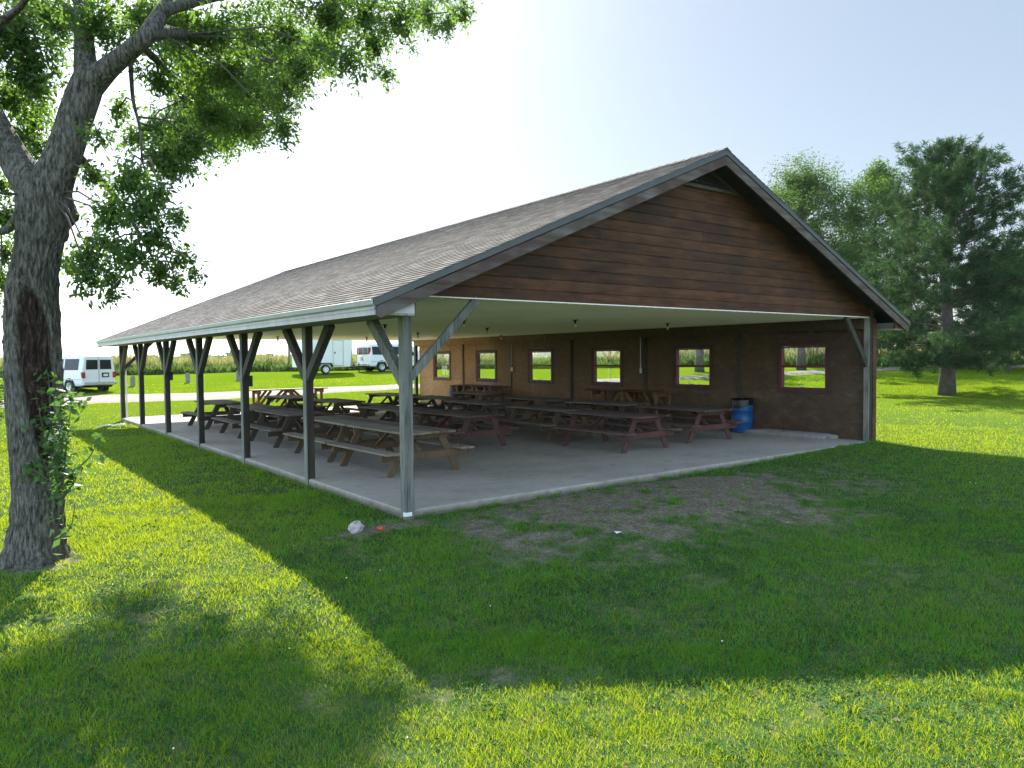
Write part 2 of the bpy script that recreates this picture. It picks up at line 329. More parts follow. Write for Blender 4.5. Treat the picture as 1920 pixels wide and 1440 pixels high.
def tag(o, label=None, cat=None, group=None, kind=None):
    if label: o['label'] = label
    if cat: o['category'] = cat
    if group: o['group'] = group
    if kind: o['kind'] = kind
    return o
def thing(name, label, cat, loc=(0, 0, 0), rz=0., group=None):
    o = bpy.data.objects.new(name, None); COL.objects.link(o); o.location = loc; o.rotation_euler = (0, 0, rz); o.empty_display_size = .2
    return tag(o, label, cat, group)
def dup(root, loc, rz=0., label=None):
    r = root.copy(); COL.objects.link(r); r.location = loc; r.rotation_euler = (0, 0, rz)
    if label: r['label'] = label
    for ch in list(root.children):
        c = ch.copy(); COL.objects.link(c); c.parent = r
        for gch in list(ch.children):
            d = gch.copy(); COL.objects.link(d); d.parent = c
    return r
def lab(o, label): o['label'] = label; return o

# ------------------------------------------------------------------ terrain
def ss(t): t = np.clip(t, 0, 1); return t*t*(3-2*t)
def vnoise(x, y, seed=0):
    xi = np.floor(x).astype(np.int64); yi = np.floor(y).astype(np.int64); fx = x-xi; fy = y-yi; fx = fx*fx*(3-2*fx); fy = fy*fy*(3-2*fy)
    def h(a, b):
        q = (a*374761393+b*668265263+seed*1442695041) & 0x7fffffff; q = ((q ^ (q >> 13))*1274126177) & 0x7fffffff; return ((q ^ (q >> 16)) & 0xffff)/65535.
    return (h(xi, yi)*(1-fx)+h(xi+1, yi)*fx)*(1-fy)+(h(xi, yi+1)*(1-fx)+h(xi+1, yi+1)*fx)*fy
def fbm(x, y, seed=0, o=4):
    s = 0; a = .5; t = 0
    for i in range(o): s = s+a*vnoise(x*2**i, y*2**i, seed+i*17); t += a; a *= .55
    return s/t
def T(x, y):
    x = np.asarray(x, float); y = np.asarray(y, float); d = np.hypot(x-CAM[0], y-CAM[1])
    z = -.12+.11*ss((x-6)/7); z = z-.24*ss((-1-y)/5)*(1-ss((x-3)/8)); z = z+1.25*ss((d-33)/27.)
    nearb = (x > -1.2) & (x < 14.5) & (y > -.8) & (y < 23.5)
    return z+np.where(nearb, 0, .035*(fbm(x*.45, y*.45, 3)-.5)*np.clip(d/8, .3, 1))
def dirt(x, y):
    n = fbm(x*.9+3, y*1.1, 5); n2 = fbm(x*3.1, y*3.1, 9)
    base = np.exp(-(((x-3.6)/3.4)**2+((y+.95)/1.15)**2)**1.1)*.80+.42*np.exp(-(((x-4.6)/4.6)**2+((y+2.2)/1.9)**2))
    base = base+.8*np.exp(-(((x+.75)/.7)**2+((y+.3)/.2)**2)**1.5)          # bare earth beside the corner post
    tr = np.hypot(x+4.31, (y-.80)); base = base+.75*np.exp(-(tr/.52)**4)
    base = base+np.exp(-(((x+1.0)/1.3)**2+((y+4.6)/.7)**2))*.16+.17*ss((fbm(x*.8, y*.8, 21)-.48)/.2)*ss((8-y)/8)
    n3 = fbm(x*5.5, y*5.5, 13, 4)
    v = base*(.15+1.5*np.clip((.45*n+.55*n2-.25)*1.9, 0, 1))+np.clip(base, 0, .8)*1.7*(n3-.5)
    return np.clip(v, 0, 1)
def axis(a, b, fine, lo, hi):
    c = list(np.arange(a, b+1e-6, fine)); st = fine
    q = b
    while q < hi: st = min(st*1.16, 250); q += st; c.append(q)
    st = fine; q = a; pre = []
    while q > lo: st = min(st*1.16, 250); q -= st; pre.append(q)
    return np.array(pre[::-1]+c)
gx = axis(-9, 15, .14, -3500, 4500); gy = axis(-8.5, 3, .14, -900, 5200)
X, Y = np.meshgrid(gx, gy); Z = T(X, Y)
nx, ny = len(gx), len(gy); idx = np.arange(nx*ny).reshape(ny, nx)
F = np.stack([idx[:-1, :-1], idx[:-1, 1:], idx[1:, 1:], idx[1:, :-1]], -1).reshape(-1, 4)
D = np.hypot(X-CAM[0], Y-CAM[1]); dm = np.where((np.abs(X) < 30) & (np.abs(Y) < 30), dirt(X, Y), 0)
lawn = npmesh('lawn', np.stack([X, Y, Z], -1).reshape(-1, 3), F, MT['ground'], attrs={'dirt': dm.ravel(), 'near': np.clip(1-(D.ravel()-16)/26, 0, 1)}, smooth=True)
tag(lawn, kind='structure')

# ------------------------------------------------------------------ grass blades
def blades(n, dmin, dmax, hgt, wid, tufts=1):
    ca = (RNG.random(n*2)-.5)*2*R(40)+YAW; u = RNG.random(n*2); d = np.sqrt(dmin**2+u*(dmax**2-dmin**2))
    x = CAM[0]+d*np.sin(ca); y = CAM[1]+d*np.cos(ca)
    dd = dirt(x, y); dens = 1-ss((dd-.12)/.5)*.93
    inside = (x > -.02) & (x < 13.02) & (y > -.03) & (y < 22.4)
    roadm = np.zeros_like(x, bool)
    keep = (RNG.random(n*2) < dens) & ~inside; x, y, d, dd = x[keep][:n], y[keep][:n], d[keep][:n], dd[keep][:n]; n = len(x)
    z = T(x, y); cl = fbm(x*1.3, y*1.3, 31); c2 = fbm(x*4.5, y*4.5, 37); c3 = fbm(x*11, y*11, 43, 2)
    k = RNG.random(n) < np.clip(.30+1.9*(.35*cl+.35*c2+.30*c3-.30), .12, 1); x, y, z, d, dd, cl, c2 = x[k], y[k], z[k], d[k], dd[k], cl[k], c2[k]; n = len(x)
    h = hgt*(.30+1.1*RNG.random(n)**1.7)*(.30+.8*cl+.8*c2); h *= (1-.45*np.clip(dd*1.6, 0, 1))
    flat = RNG.random(n) < .16+.25*dd; h = np.where(flat, h*.35, h)
    th = RNG.random(n)*2*np.pi; lean = np.where(flat, hgt*(.5+.5*RNG.random(n)), h*(.2+.9*RNG.random(n))); la = RNG.random(n)*2*np.pi; wd_ = wid*(.6+.8*RNG.random(n))
    wx, wy = np.cos(th)*wd_, np.sin(th)*wd_; lx, ly = np.cos(la)*lean, np.sin(la)*lean
    b = np.stack([x, y, z-.01], -1); w = np.stack([wx, wy, 0*wx], -1)
    m = b+np.stack([lx*.35, ly*.35, h*.62], -1); t = b+np.stack([lx, ly, h], -1)
    V = np.stack([b-w, b+w, m+w*.75, m-w*.75, t], 1)
    o = np.arange(n)[:, None]*5
    dry = np.clip((RNG.random(n) < (.05+.30*dd+.14*(cl < .45)+.45*flat)).astype(float)*(.4+.6*RNG.random(n)), 0, 1)
    return V.reshape(-1, 3), o, dry
VV = []; FF = []; DR = []; off = 0
for a in [(330000, 2.2, 6.4, .052, .0021), (330000, 6.0, 13, .055, .0033), (210000, 12.5, 25, .055, .0052), (150000, 24, 50, .052, .0095)]:
    V, o, dry = blades(*a); n = len(o); o = o+off
    FF.append(np.concatenate([o+0, o+1, o+2, o+3], 1)); FF.append(np.concatenate([o+3, o+2, o+4, o+4], 1)); VV.append(V); DR.append(np.repeat(dry, 5)); off += len(V)
nc = 420; ca = (RNG.random(nc)-.5)*2*R(38)+YAW; d = np.sqrt(2.5**2+RNG.random(nc)*(15**2-2.5**2)); cx_ = CAM[0]+d*np.sin(ca); cy_ = CAM[1]+d*np.cos(ca); k = ~((cx_ > -.12) & (cx_ < 13.1) & (cy_ > -.15)); cx_, cy_ = cx_[k], cy_[k]
ex = np.concatenate([np.full(60, -.06), .1+12.8*RNG.random(90)]); ey = np.concatenate([21*RNG.random(60), np.full(90, -.04)]); cx_ = np.concatenate([cx_, ex]); cy_ = np.concatenate([cy_, ey])     # also rank grass along the slab edges
nb = 26; n = len(cx_)*nb; x = np.repeat(cx_, nb)+RNG.normal(size=n)*.028; y = np.repeat(cy_, nb)+RNG.normal(size=n)*.028; y = np.where(np.repeat(np.arange(len(cx_)) >= len(cx_)-90, nb), np.minimum(y, .01), y)
h = np.repeat(.05+.065*RNG.random(len(cx_)), nb)*(.4+.7*RNG.random(n)); th = RNG.random(n)*6.283; la = np.arctan2(y-np.repeat(cy_, nb), x-np.repeat(cx_, nb)); le = h*(.3+.7*RNG.random(n)); z = T(x, y)
w = np.stack([np.cos(th), np.sin(th), 0*th], -1)*.0032; b = np.stack([x, y, z-.01], -1); m_ = b+np.stack([np.cos(la)*le*.35, np.sin(la)*le*.35, h*.65], -1); t_ = b+np.stack([np.cos(la)*le, np.sin(la)*le, h], -1)
o = np.arange(n)[:, None]*5+off; VV.append(np.stack([b-w, b+w, m_+w*.75, m_-w*.75, t_], 1).reshape(-1, 3)); FF.append(np.concatenate([o, o+1, o+2, o+3], 1)); FF.append(np.concatenate([o+3, o+2, o+4, o+4], 1)); DR.append(np.repeat((RNG.random(n) < .12)*.6, 5)); off += n*5
V = np.concatenate(VV); q = np.concatenate(FF)
# split the quads and tips into triangles so that one array holds everything
tri = np.concatenate([q[:, [0, 1, 2]], q[q[:, 2] != q[:, 3]][:, [0, 2, 3]]])
tri = tri[(tri[:, 0] != tri[:, 1]) & (tri[:, 1] != tri[:, 2]) & (tri[:, 0] != tri[:, 2])]
gr = npmesh('grass', V, tri, MT['grass'], attrs={'dry': np.concatenate(DR)})
tag(gr, 'short mown green grass blades on the lawn', 'grass', kind='stuff')
n = 45; ca = (RNG.random(n)-.5)*1.3+YAW; d = 3+14*RNG.random(n)**1.3; x = CAM[0]+d*np.sin(ca); y = CAM[1]+d*np.cos(ca)
k = ~((x > -.1) & (x < 13) & (y > -.1)); x, y = x[k], y[k]; m = MB()
for a, b in zip(x, y):
    s_ = .004+.005*random.random(); c = (a, b, float(T(a, b))+.035+.02*random.random())
    m.lathe([(0, -s_*.8), (s_, -s_*.2), (s_*.7, s_*.7), (0, s_)], 5, c)
tag(m.build('clover_flower', MT['flower']), 'tiny white clover blossoms scattered through the near lawn', 'clover', kind='stuff')

MT['deadleaf'] = plain('dry_fallen_leaf', (.12, .075, .035), .8, .5, 30)
n = 170; ca = (RNG.random(n)-.5)*2*R(38)+YAW; d = 2.6+11*RNG.random(n)**1.2; x = CAM[0]+d*np.sin(ca); y = CAM[1]+d*np.cos(ca); k = ~((x > -.05) & (x < 13.05) & (y > -.05)); x, y = x[k], y[k]; n = len(x)
th = RNG.random(n)*6.283; l = .012+.022*RNG.random(n); dx, dy = np.cos(th)*l, np.sin(th)*l; z = T(x, y)+.03+.015*RNG.random(n); q = RNG.normal(size=(n, 3))*.008
V = np.stack([np.stack([x-dx, y-dy, z], -1), np.stack([x-dy*.45, y+dx*.45, z+.006+q[:, 0]], -1), np.stack([x+dx, y+dy, z+q[:, 1]], -1), np.stack([x+dy*.45, y-dx*.45, z+.006+q[:, 2]], -1)], 1).reshape(-1, 3); o = np.arange(n)[:, None]*4
tag(npmesh('fallen_leaves', V, np.concatenate([np.concatenate([o, o+1, o+2], 1), np.concatenate([o, o+2, o+3], 1)]), MT['deadleaf']), 'small dry brown leaves fallen on the near lawn', 'leaf litter', kind='stuff')
n = 90000; ca = (RNG.random(n)-.5)*2*R(38)+YAW; d = np.sqrt(2.4**2+RNG.random(n)*(13**2-2.4**2)); x = CAM[0]+d*np.sin(ca); y = CAM[1]+d*np.cos(ca)
p_ = fbm(x*.8, y*.8, 71)*.6+fbm(x*3.5, y*3.5, 73)*.4; k = (p_ > .565) & ~((x > -.05) & (x < 13.05) & (y > -.05)) & (dirt(x, y) < .3); x, y = x[k], y[k]; n = len(x)
c = np.stack([x, y, T(x, y)+.012+.03*RNG.random(n)], -1); th = RNG.random(n)*6.283; r_ = .008+.009*RNG.random(n); tl = RNG.normal(size=(n, 2))*.35
e1 = np.stack([np.cos(th), np.sin(th), tl[:, 0]], -1)*r_[:, None]; e2 = np.stack([-np.sin(th), np.cos(th), tl[:, 1]], -1)*r_[:, None]
V = np.stack([c-e1, c-e2*.8+e1*.2, c+e1, c+e2*.8+e1*.2], 1).reshape(-1, 3); o = np.arange(n)[:, None]*4
tag(npmesh('clover_leaves', V, np.concatenate([o, o+1, o+2, o+3], 1), MT['clover']), 'low broad clover and weed leaves among the lawn grass', 'weeds', kind='stuff')
# ------------------------------------------------------------------ gravel track
cl = [(-14, 31.5), (-7, 32.4), (0, 33.2), (4.2, 32.4), (10.1, 31.2), (14.4, 30.1), (17.3, 29.4), (23, 26.3), (28, 23.9), (32.4, 21.4), (38.5, 17.9), (45, 14.0), (50, 9.2), (58, 4.6), (70, 0.), (95, -6.)]
wd = [2.0, 2.0, 2.0, 1.85, 1.6, 1.3, 1., .95, .9, .9, 1., 1., 1.1, 1.2, 1.3, 1.4]
def catmull(P, k=8):
    P = np.array(P, float); out = []
    for i in range(len(P)-1):
        a, b, c, d_ = P[max(i-1, 0)], P[i], P[i+1], P[min(i+2, len(P)-1)]
        for j in range(k):
            t = j/k; out.append(.5*((2*b)+(-a+c)*t+(2*a-5*b+4*c-d_)*t*t+(-a+3*b-3*c+d_)*t**3))
    out.append(P[-1]); return np.array(out)
C3 = catmull([(a, b, c) for (a, b), c in zip(cl, wd)]); tn = np.gradient(C3[:, :2], axis=0); tn /= np.linalg.norm(tn, axis=1)[:, None]; nn = np.stack([-tn[:, 1], tn[:, 0]], -1)
rows = []
for j in range(7):
    t = (j/6-.5)*2; jit = (RNG.random(len(C3))-.5)*.22*(abs(t) > .9)
    p = C3[:, :2]+nn*(C3[:, 2]*t+jit)[:, None]; rows.append(np.column_stack([p, T(p[:, 0], p[:, 1])+.075-.07*(abs(t) > .9)]))
Vr = np.stack(rows, 1); nr = len(C3); ii = np.arange(nr*7).reshape(nr, 7)
tag(npmesh('gravel_road', Vr.reshape(-1, 3), np.stack([ii[:-1, :-1], ii[:-1, 1:], ii[1:, 1:], ii[1:, :-1]], -1).reshape(-1, 4), MT['gravel'], smooth=True), kind='structure')

# ------------------------------------------------------------------ pavilion
WI = 12.89; L = 22.3; ZB = 2.73; ZC = 3.03; RX = 6.53; RZ = 5.93; EZ = 2.91; EX0 = -.65; EX1 = 13.69; G0 = -.49; G1 = 22.68
SL = (RZ-EZ)/(RX-EX0)
PV = thing('picnic_pavilion', 'open-sided park pavilion with brown gable, shingle roof and wooden posts', 'pavilion', (0, 0, 0))
m = MB(); m.box(.022, 13.0, .03, L, -.34, 0); m.build('concrete_slab', MT['concrete'], PV, .02)
PY = [0, 3.60, 7.25, 10.95, 14.68, 18.5, 22.12]; PW = .15
def post(x, y, braces, z1=ZC, z0=-.2):
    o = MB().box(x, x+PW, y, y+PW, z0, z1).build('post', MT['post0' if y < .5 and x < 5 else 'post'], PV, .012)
    for q in braces:
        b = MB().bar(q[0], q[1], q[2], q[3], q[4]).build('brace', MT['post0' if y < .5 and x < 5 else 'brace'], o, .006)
    return o
posts = []
for i, y in enumerate(PY):
    br = []; c = y+PW/2
    if i > 0: br.append(((.075, c-.04, 1.80), (.075, c-1.05, ZB+.01), .12, .165, (1, 0, 0)))
    if i < 6: br.append(((.075, c+.04, 1.80), (.075, c+1.05, ZB+.01), .12, .165, (1, 0, 0)))
    if i == 0: br.append(((.14, c, 1.87), (1.30, c, ZC-.01), .075, .12, (0, 1, 0)))
    if i == 6: br.append(((.14, c, 1.87), (1.30, c, ZC-.01), .075, .12, (0, 1, 0)))
    posts.append(post(-.0 if i else 0., y, br))
b = MB(); b.box(0.0, .10, -.006, -.0005, -.075, -.020); b.box(-.006, -.0005, -.006, .06, -.075, -.020)
t_ = b.build('post_tag', MT['tag'], posts[0]); lab(t_, 'white strip wrapped round foot of the post')
for i in (2, 4):
    MB().box(PW, PW+.085, PY[i]+.01, PY[i]+.09, 1.56, 1.80).build('outlet_box', MT['vent'], posts[i], .008)
p = post(WI-.15, 0., [((WI-.14, .08, 1.86), (WI-1.10, .08, ZC-.01), .075, .14, (0, 1, 0))], z0=-.05)
p = post(WI-.15, L-.16, [], z0=-.05)
# white pipe on the far corner post
MB().lathe([(.028, 0), (.028, 1.78)], 8, (.20, PY[6]+.03, 0)).build('downpipe', MT['tag'], posts[6])
m = MB(); m.box(.152, .20, -.03, L-.02, ZB, ZC-.002); m.box(-.045, -.002, -.02, L-.02, ZB+.03, ZC+.05); m.build('eave_beam', MT['beam'], PV, .006)
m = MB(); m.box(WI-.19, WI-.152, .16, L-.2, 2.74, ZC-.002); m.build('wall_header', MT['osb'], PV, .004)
# ceiling: ribbed sheet metal running along the building
cp = []; x = .2
while x < WI-.2:
    cp += [(x, ZC), (x+.155, ZC), (x+.165, ZC-.030), (x+.205, ZC-.030), (x+.215, ZC)]; x += .229
m = MB(); vs = [(a, .02, z) for a, z in cp]+[(a, L-.04, z) for a, z in cp]; k = len(cp)
m.add(vs, [(i, i+1, k+i+1, k+i) for i in range(k-1)]); m.build('ceiling', MT['ceil'], PV)
m = MB(); m.box(.21, WI-.16, .004, .018, ZC-.020, ZC-.004); m.build('ceiling_trim', MT['ceil'], PV)
# roof: courses of shingles, each its own lapped strip
def roof_side(x0, sgn):
    m = MB(); ex = .145*math.cos(math.atan(SL)); n = int(abs(RX-x0)/ex)+1; rr = random.Random(3)
    for i in range(n):
        a = x0+sgn*ex*i; b_ = x0+sgn*min(ex*(i+1)+.03, abs(RX-x0)); z = lambda q: EZ+SL*abs(q-x0)
        g0, g1 = G0-.02-.012*rr.random(), G1+.02; lift = .014
        vs = [(a, g0, z(a)+lift), (a, g1, z(a)+lift), (b_, g1, z(b_)+.001), (b_, g0, z(b_)+.001), (a, g0, z(a)-.001), (a, g1, z(a)-.001)]
        fs = [(0, 1, 2, 3), (4, 5, 1, 0), (0, 3, 4)]
        if sgn > 0: fs = [q[::-1] for q in fs]
        m.add(vs, fs)
    return m.build('roof_slope', MT['shingle'], PV)
roof_side(EX0-.03, 1); roof_side(EX1+.03, -1)
m = MB(); y = G0-.02
while y < G1:
    m.add([(RX-.14, y, RZ-.14*SL+.035), (RX, y, RZ+.05), (RX+.14, y, RZ-.14*SL+.035), (RX-.14, y+.33, RZ-.14*SL+.022), (RX, y+.33, RZ+.035), (RX+.14, y+.33, RZ-.14*SL+.022)], [(0, 1, 4, 3), (1, 2, 5, 4), (0, 2, 1)]); y += .2
m.build('ridge_cap', MT['shingle'], PV)
# roof deck under the shingles (also the dark underside of the overhang)
m = MB()
for a, b_ in ((EX0+.03, RX), (EX1-.03, RX)):
    za = EZ+SL*(abs(a-EX0) if a < RX else abs(EX1-a)); m.add([(a, G0+.03, za-.02), (a, G1-.03, za-.02), (b_, G1-.03, RZ-.02), (b_, G0+.03, RZ-.02)], [(0, 1, 2, 3)])
m.build('roof_deck', MT['under2'], PV)
for yy, dy in ((G0, .04), (G1, -.04)):
    m = MB(); md = MB()
    for x0, s in ((EX0, 1), (EX1, -1)):
        d0, d1 = .105, .275
        m.prism([(x0+s*.02, EZ-d0+.012), (x0+s*.02, EZ-d1+.06), (x0+s*.07, EZ-d1+.03), (RX, RZ-d1), (RX, RZ-d0)], 'y', yy, yy+dy)
        md.prism([(x0-s*.03, EZ+.004), (x0-s*.03, EZ-d0+.012), (RX, RZ-d0+.012), (RX, RZ+.012)], 'y', yy-math.copysign(.018, dy), yy+dy*.9)
    m.build('rake_board', MT['rake'], PV); md.build('drip_edge', MT['drip'], PV)
for x0, s in ((EX0, 1), (EX1, -1)):
    m = MB(); m.box(min(x0, x0+s*.03), max(x0, x0+s*.03), G0+.045, G1-.045, EZ-.205, EZ-.09, 0); m.box(min(x0-s*.012, x0+s*.03), max(x0-s*.012, x0+s*.03), G0+.045, G1-.045, EZ-.135, EZ-.12)
    m.build('fascia', MT['fascia'], PV)
    m = MB(); m.prism([(x0+s*.0, EZ-.095), (x0-s*.045, EZ-.075), (x0-s*.065, EZ-.012), (x0-s*.02, EZ+.002), (x0+s*.03, EZ-.002)], 'y', G0+.022, G1-.022); m.build('eave_trim', MT['gutter'], PV)
    m = MB(); a, b_ = sorted((x0+s*.035, x0+s*.60)); q = a
    while q < b_-.02: m.box(q, min(q+.088, b_), G0+.06, G1-.06, ZB-.02, ZB+.005); q += .095
    m.build('soffit', MT['soffit'], PV)
    for yy in (G0+.062, G1-.10):        # closed box end of the eave
        w_ = .60 if s > 0 else .58
        m = MB(); m.prism([(x0+s*.032, ZB-.022), (x0+s*w_, ZB-.022), (x0+s*w_, EZ+SL*w_-.03), (x0+s*.032, EZ-.03)], 'y', yy, yy+.03)
        m.build('eave_end', MT['fascia'] if s > 0 else MT['siding'], PV)
# outriggers under the right hand overhang
for x in (.6, 2.1, 3.6, 5.1, 7.9, 9.4, 10.9, 12.4):
    z = EZ+SL*(EX1-x if x > RX else x-EX0); MB().box(x-.02, x+.02, G0+.045, .1, z-.13, z-.03).build('lookout_rafter', MT['under2'], PV)
# gable siding: rounded planks, clipped to the roof line
def gable(yf, sgn):
    m = MB(); z = ZC-.02; h = .186; rr = random.Random(5)
    vz = 5.36
    def ext(z, mx=False):
        d = (z-(EZ-.06))/SL; return EX0+d, EX1-d
    while z < RZ-.12:
        z1 = min(z+h, RZ-.12)
        a0, b0 = ext(z); a1, b1 = ext(z1); lo, hi = (.155, WI+.15)
        if z < ZC+.3: a0, a1 = max(a0, .155), max(a1, .155)
        a0, a1 = max(a0, lo), max(a1, lo); b0, b1 = min(b0, hi), min(b1, hi)
        # butt joints
        cuts = [(a0, a1)]; q = a0+rr.uniform(1., 4.5)
        while q < b0-.8: 
            if a1+.2 < q < b1-.2: cuts.append((q, q))
            q += rr.choice([2.44, 3.05, 3.66, 4.3])
        cuts.append((b0, b1))
        for (p0, p1), (q0, q1) in zip(cuts[:-1], cuts[1:]):
            if q0-p0 < .05: continue
            g = .0035; pr = [(0, .006), (.07, -.003), (.5, -.007), (.93, -.004), (1., .006)]
            vs = []
            for t, dy in pr:
                zz = z+(z1-z)*t; vs += [(p0+(p1-p0)*t+g, yf+sgn*dy, zz), (q0+(q1-q0)*t-g, yf+sgn*dy, zz)]
            fs = [(2*i, 2*i+1, 2*i+3, 2*i+2) for i in range(4)]
            if sgn < 0: fs = [q_[::-1] for q_ in fs]
            m.add(vs, fs)
        z += h
    # backing sheet behind the planks
    a, b_ = ext(ZC)
    m2 = [(.17, ZC-.01), (WI+.1, ZC-.01), (WI+.1, ZC+.25), (RX, RZ-.12), (.4, ZC+.2), (.17, ZC+.05)]
    m.prism(m2, 'y', yf+sgn*.02, yf+sgn*.05)
    return m.build('gable_siding', MT['siding'], PV)
gable(.06, 1); gable(L-.1, -1)
# louvred gable vent
vb = MB(); zb = 5.36
hw = (RZ-.17-zb)/SL; vb.prism([(RX-hw, zb), (RX+hw, zb), (RX, RZ-.17)], 'y', .018, .04); vent = vb.build('gable_vent', MT['vent'], PV)
m = MB()
for k in range(7):
    z = zb+.035+k*.06; w_ = (RZ-.2-z)/SL-.03
    if w_ > .05: m.add([(RX-w_, .016, z+.04), (RX+w_, .016, z+.04), (RX+w_, -.018, z), (RX-w_, -.018, z)], [(0, 1, 2, 3)])
m.build('slats', MT['vent'], vent)
m = MB(); m.box(RX-hw-.02, RX+hw+.04, -.02, .016, zb-.06, zb); m.bar((RX+hw, -.002, zb-.02), (RX+.08, -.002, RZ-.23), .03, .05, (0, 1, 0)); m.build('vent_frame', MT['olive'], vent)
for k in range(5): MB().lathe([(0, 0), (.011, .004), (.008, .010), (0, .012)], 6, (RX-.27, -.024, zb+.05+.055*k), 'z').build('screw', MT['tag'], vent)
# window wall
WZ0, WZ1 = 1.22, 2.36
WY = [(1.18, 2.52), (4.83, 6.17), (8.52, 9.86), (12.13, 13.47), (15.74, 17.08), (19.28, 20.62)]
def wall_holes(x0, x1, y0, y1, z0, z1, holes, mi_in=0, mi_out=1):
    ys = sorted({y0, y1, *[h[0] for h in holes], *[h[1] for h in holes]}); zs = sorted({z0, z1, *[h[2] for h in holes], *[h[3] for h in holes]})
    m = MB()
    inh = lambda a, b: any(h[0]-1e-6 < a < h[1]+1e-6 and h[2]-1e-6 < b < h[3]+1e-6 for h in holes)
    for i in range(len(ys)-1):
        for j in range(len(zs)-1):
            a, b_, c, d_ = ys[i], ys[i+1], zs[j], zs[j+1]
            if inh((a+b_)/2, (c+d_)/2): continue
            m.add([(x0, a, c), (x0, b_, c), (x0, b_, d_), (x0, a, d_)], [(3, 2, 1, 0)], mi_in); m.add([(x1, a, c), (x1, b_, c), (x1, b_, d_), (x1, a, d_)], [(0, 1, 2, 3)], mi_out)
    for a, b_, c, d_ in [(y0, y1, z0, z1)]+list(holes):
        m.add([(x0, a, c), (x0, b_, c), (x0, b_, d_), (x0, a, d_), (x1, a, c), (x1, b_, c), (x1, b_, d_), (x1, a, d_)], [(0, 1, 5, 4), (1, 2, 6, 5), (2, 3, 7, 6), (3, 0, 4, 7)], mi_out)
    return m
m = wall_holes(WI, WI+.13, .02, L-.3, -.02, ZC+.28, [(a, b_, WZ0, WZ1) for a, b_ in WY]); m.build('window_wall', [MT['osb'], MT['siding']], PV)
MB().box(WI+.0, WI+.16, -.02, .018, -.04, ZC-.03).build('corner_board', MT['siding'], PV, .005)
for y in (3.75, 7.35, 10.95, 14.62, 18.1):
    MB().box(WI-.055, WI-.003, y, y+.10, 0, 2.738).build('wall_stud', MT['brace' if y < 12 else 'stud'], PV, .005)
wl = []
for i, (a, b_) in enumerate(WY):
    f = MB(); t = .095
    f.box(WI-.024, WI-.002, a-t, b_+t, WZ1+.002, WZ1+t); f.box(WI-.024, WI-.002, a-t, b_+t, WZ0-t, WZ0-.002)
    f.box(WI-.024, WI-.002, a-t, a-.002, WZ0, WZ1); f.box(WI-.024, WI-.002, b_+.002, b_+t, WZ0, WZ1)
    fr = f.build('window', MT['wintrim'], PV, .004)
    j = MB(); q = .045
    j.box(WI-.01, WI+.125, a+.003, a+q, WZ0+.003, WZ1-.003); j.box(WI-.01, WI+.125, b_-q, b_-.003, WZ0+.003, WZ1-.003)
    j.box(WI-.01, WI+.125, a+q, b_-q, WZ0+.003, WZ0+q); j.box(WI-.01, WI+.125, a+q, b_-q, WZ1-q, WZ1-.003); zm = (WZ0+WZ1)/2+.03
    j.box(WI+.02, WI+.08, a+q, b_-q, zm-.03, zm+.03)
    j.build('sash', MT['winred'], fr)
    g_ = MB(); g_.box(WI+.050, WI+.053, a+q, b_-q, WZ0+q, zm-.03); g_.box(WI+.050, WI+.053, a+q, b_-q, zm+.03, WZ1-q); g_.build('pane', MT['glass'], fr)
    yc = a+(b_-a)*.52; h_ = MB(); h_.bar((WI+.0, yc+.05, WZ0+.05), (WI-.012, yc+.13, WZ0+.115), .014, .012, (1, 0, 0)); h_.box(WI-.02, WI+.03, yc-.05, yc+.05, WZ0+.046, WZ0+.065)
    h_.build('crank_handle', MT['steel'], fr)
for y, mat in ((14.53, 'tag'), (7.56, 'steel')):
    c = MB().lathe([(.014, 1.72), (.014, ZC)], 8, (WI-.075, y, 0)).build('conduit', MT['steel'], PV)
    MB().box(WI-.09, WI-.03, y-.05, y+.05, 1.58, 1.74).build('switch_box', MT[mat], c, .006)
# ceiling lights
for (x, y) in [(4.3, 5.0), (7.4, 8.5), (6.7, 3.9), (10.1, 4.05), (7.5, 12.7), (11.7, 13.7), (8.0, 17.6), (4.6, 18.0), (3.8, 7.9)]:
    m = MB().lathe([(0, ZC-.02), (.075, ZC-.02), (.075, ZC-.035), (.028, ZC-.045), (.028, ZC-.11), (.0, ZC-.11)], 12, (x, y, 0)); lf = m.build('light_fixture', MT['vent'], PV, 0, True)
    MB().lathe([(0, ZC-.21), (.018, ZC-.205), (.033, ZC-.18), (.030, ZC-.15), (.016, ZC-.112), (.014, ZC-.10)], 12, (x, y, 0)).build('bulb', MT['whitebulb'], lf, 0, True)

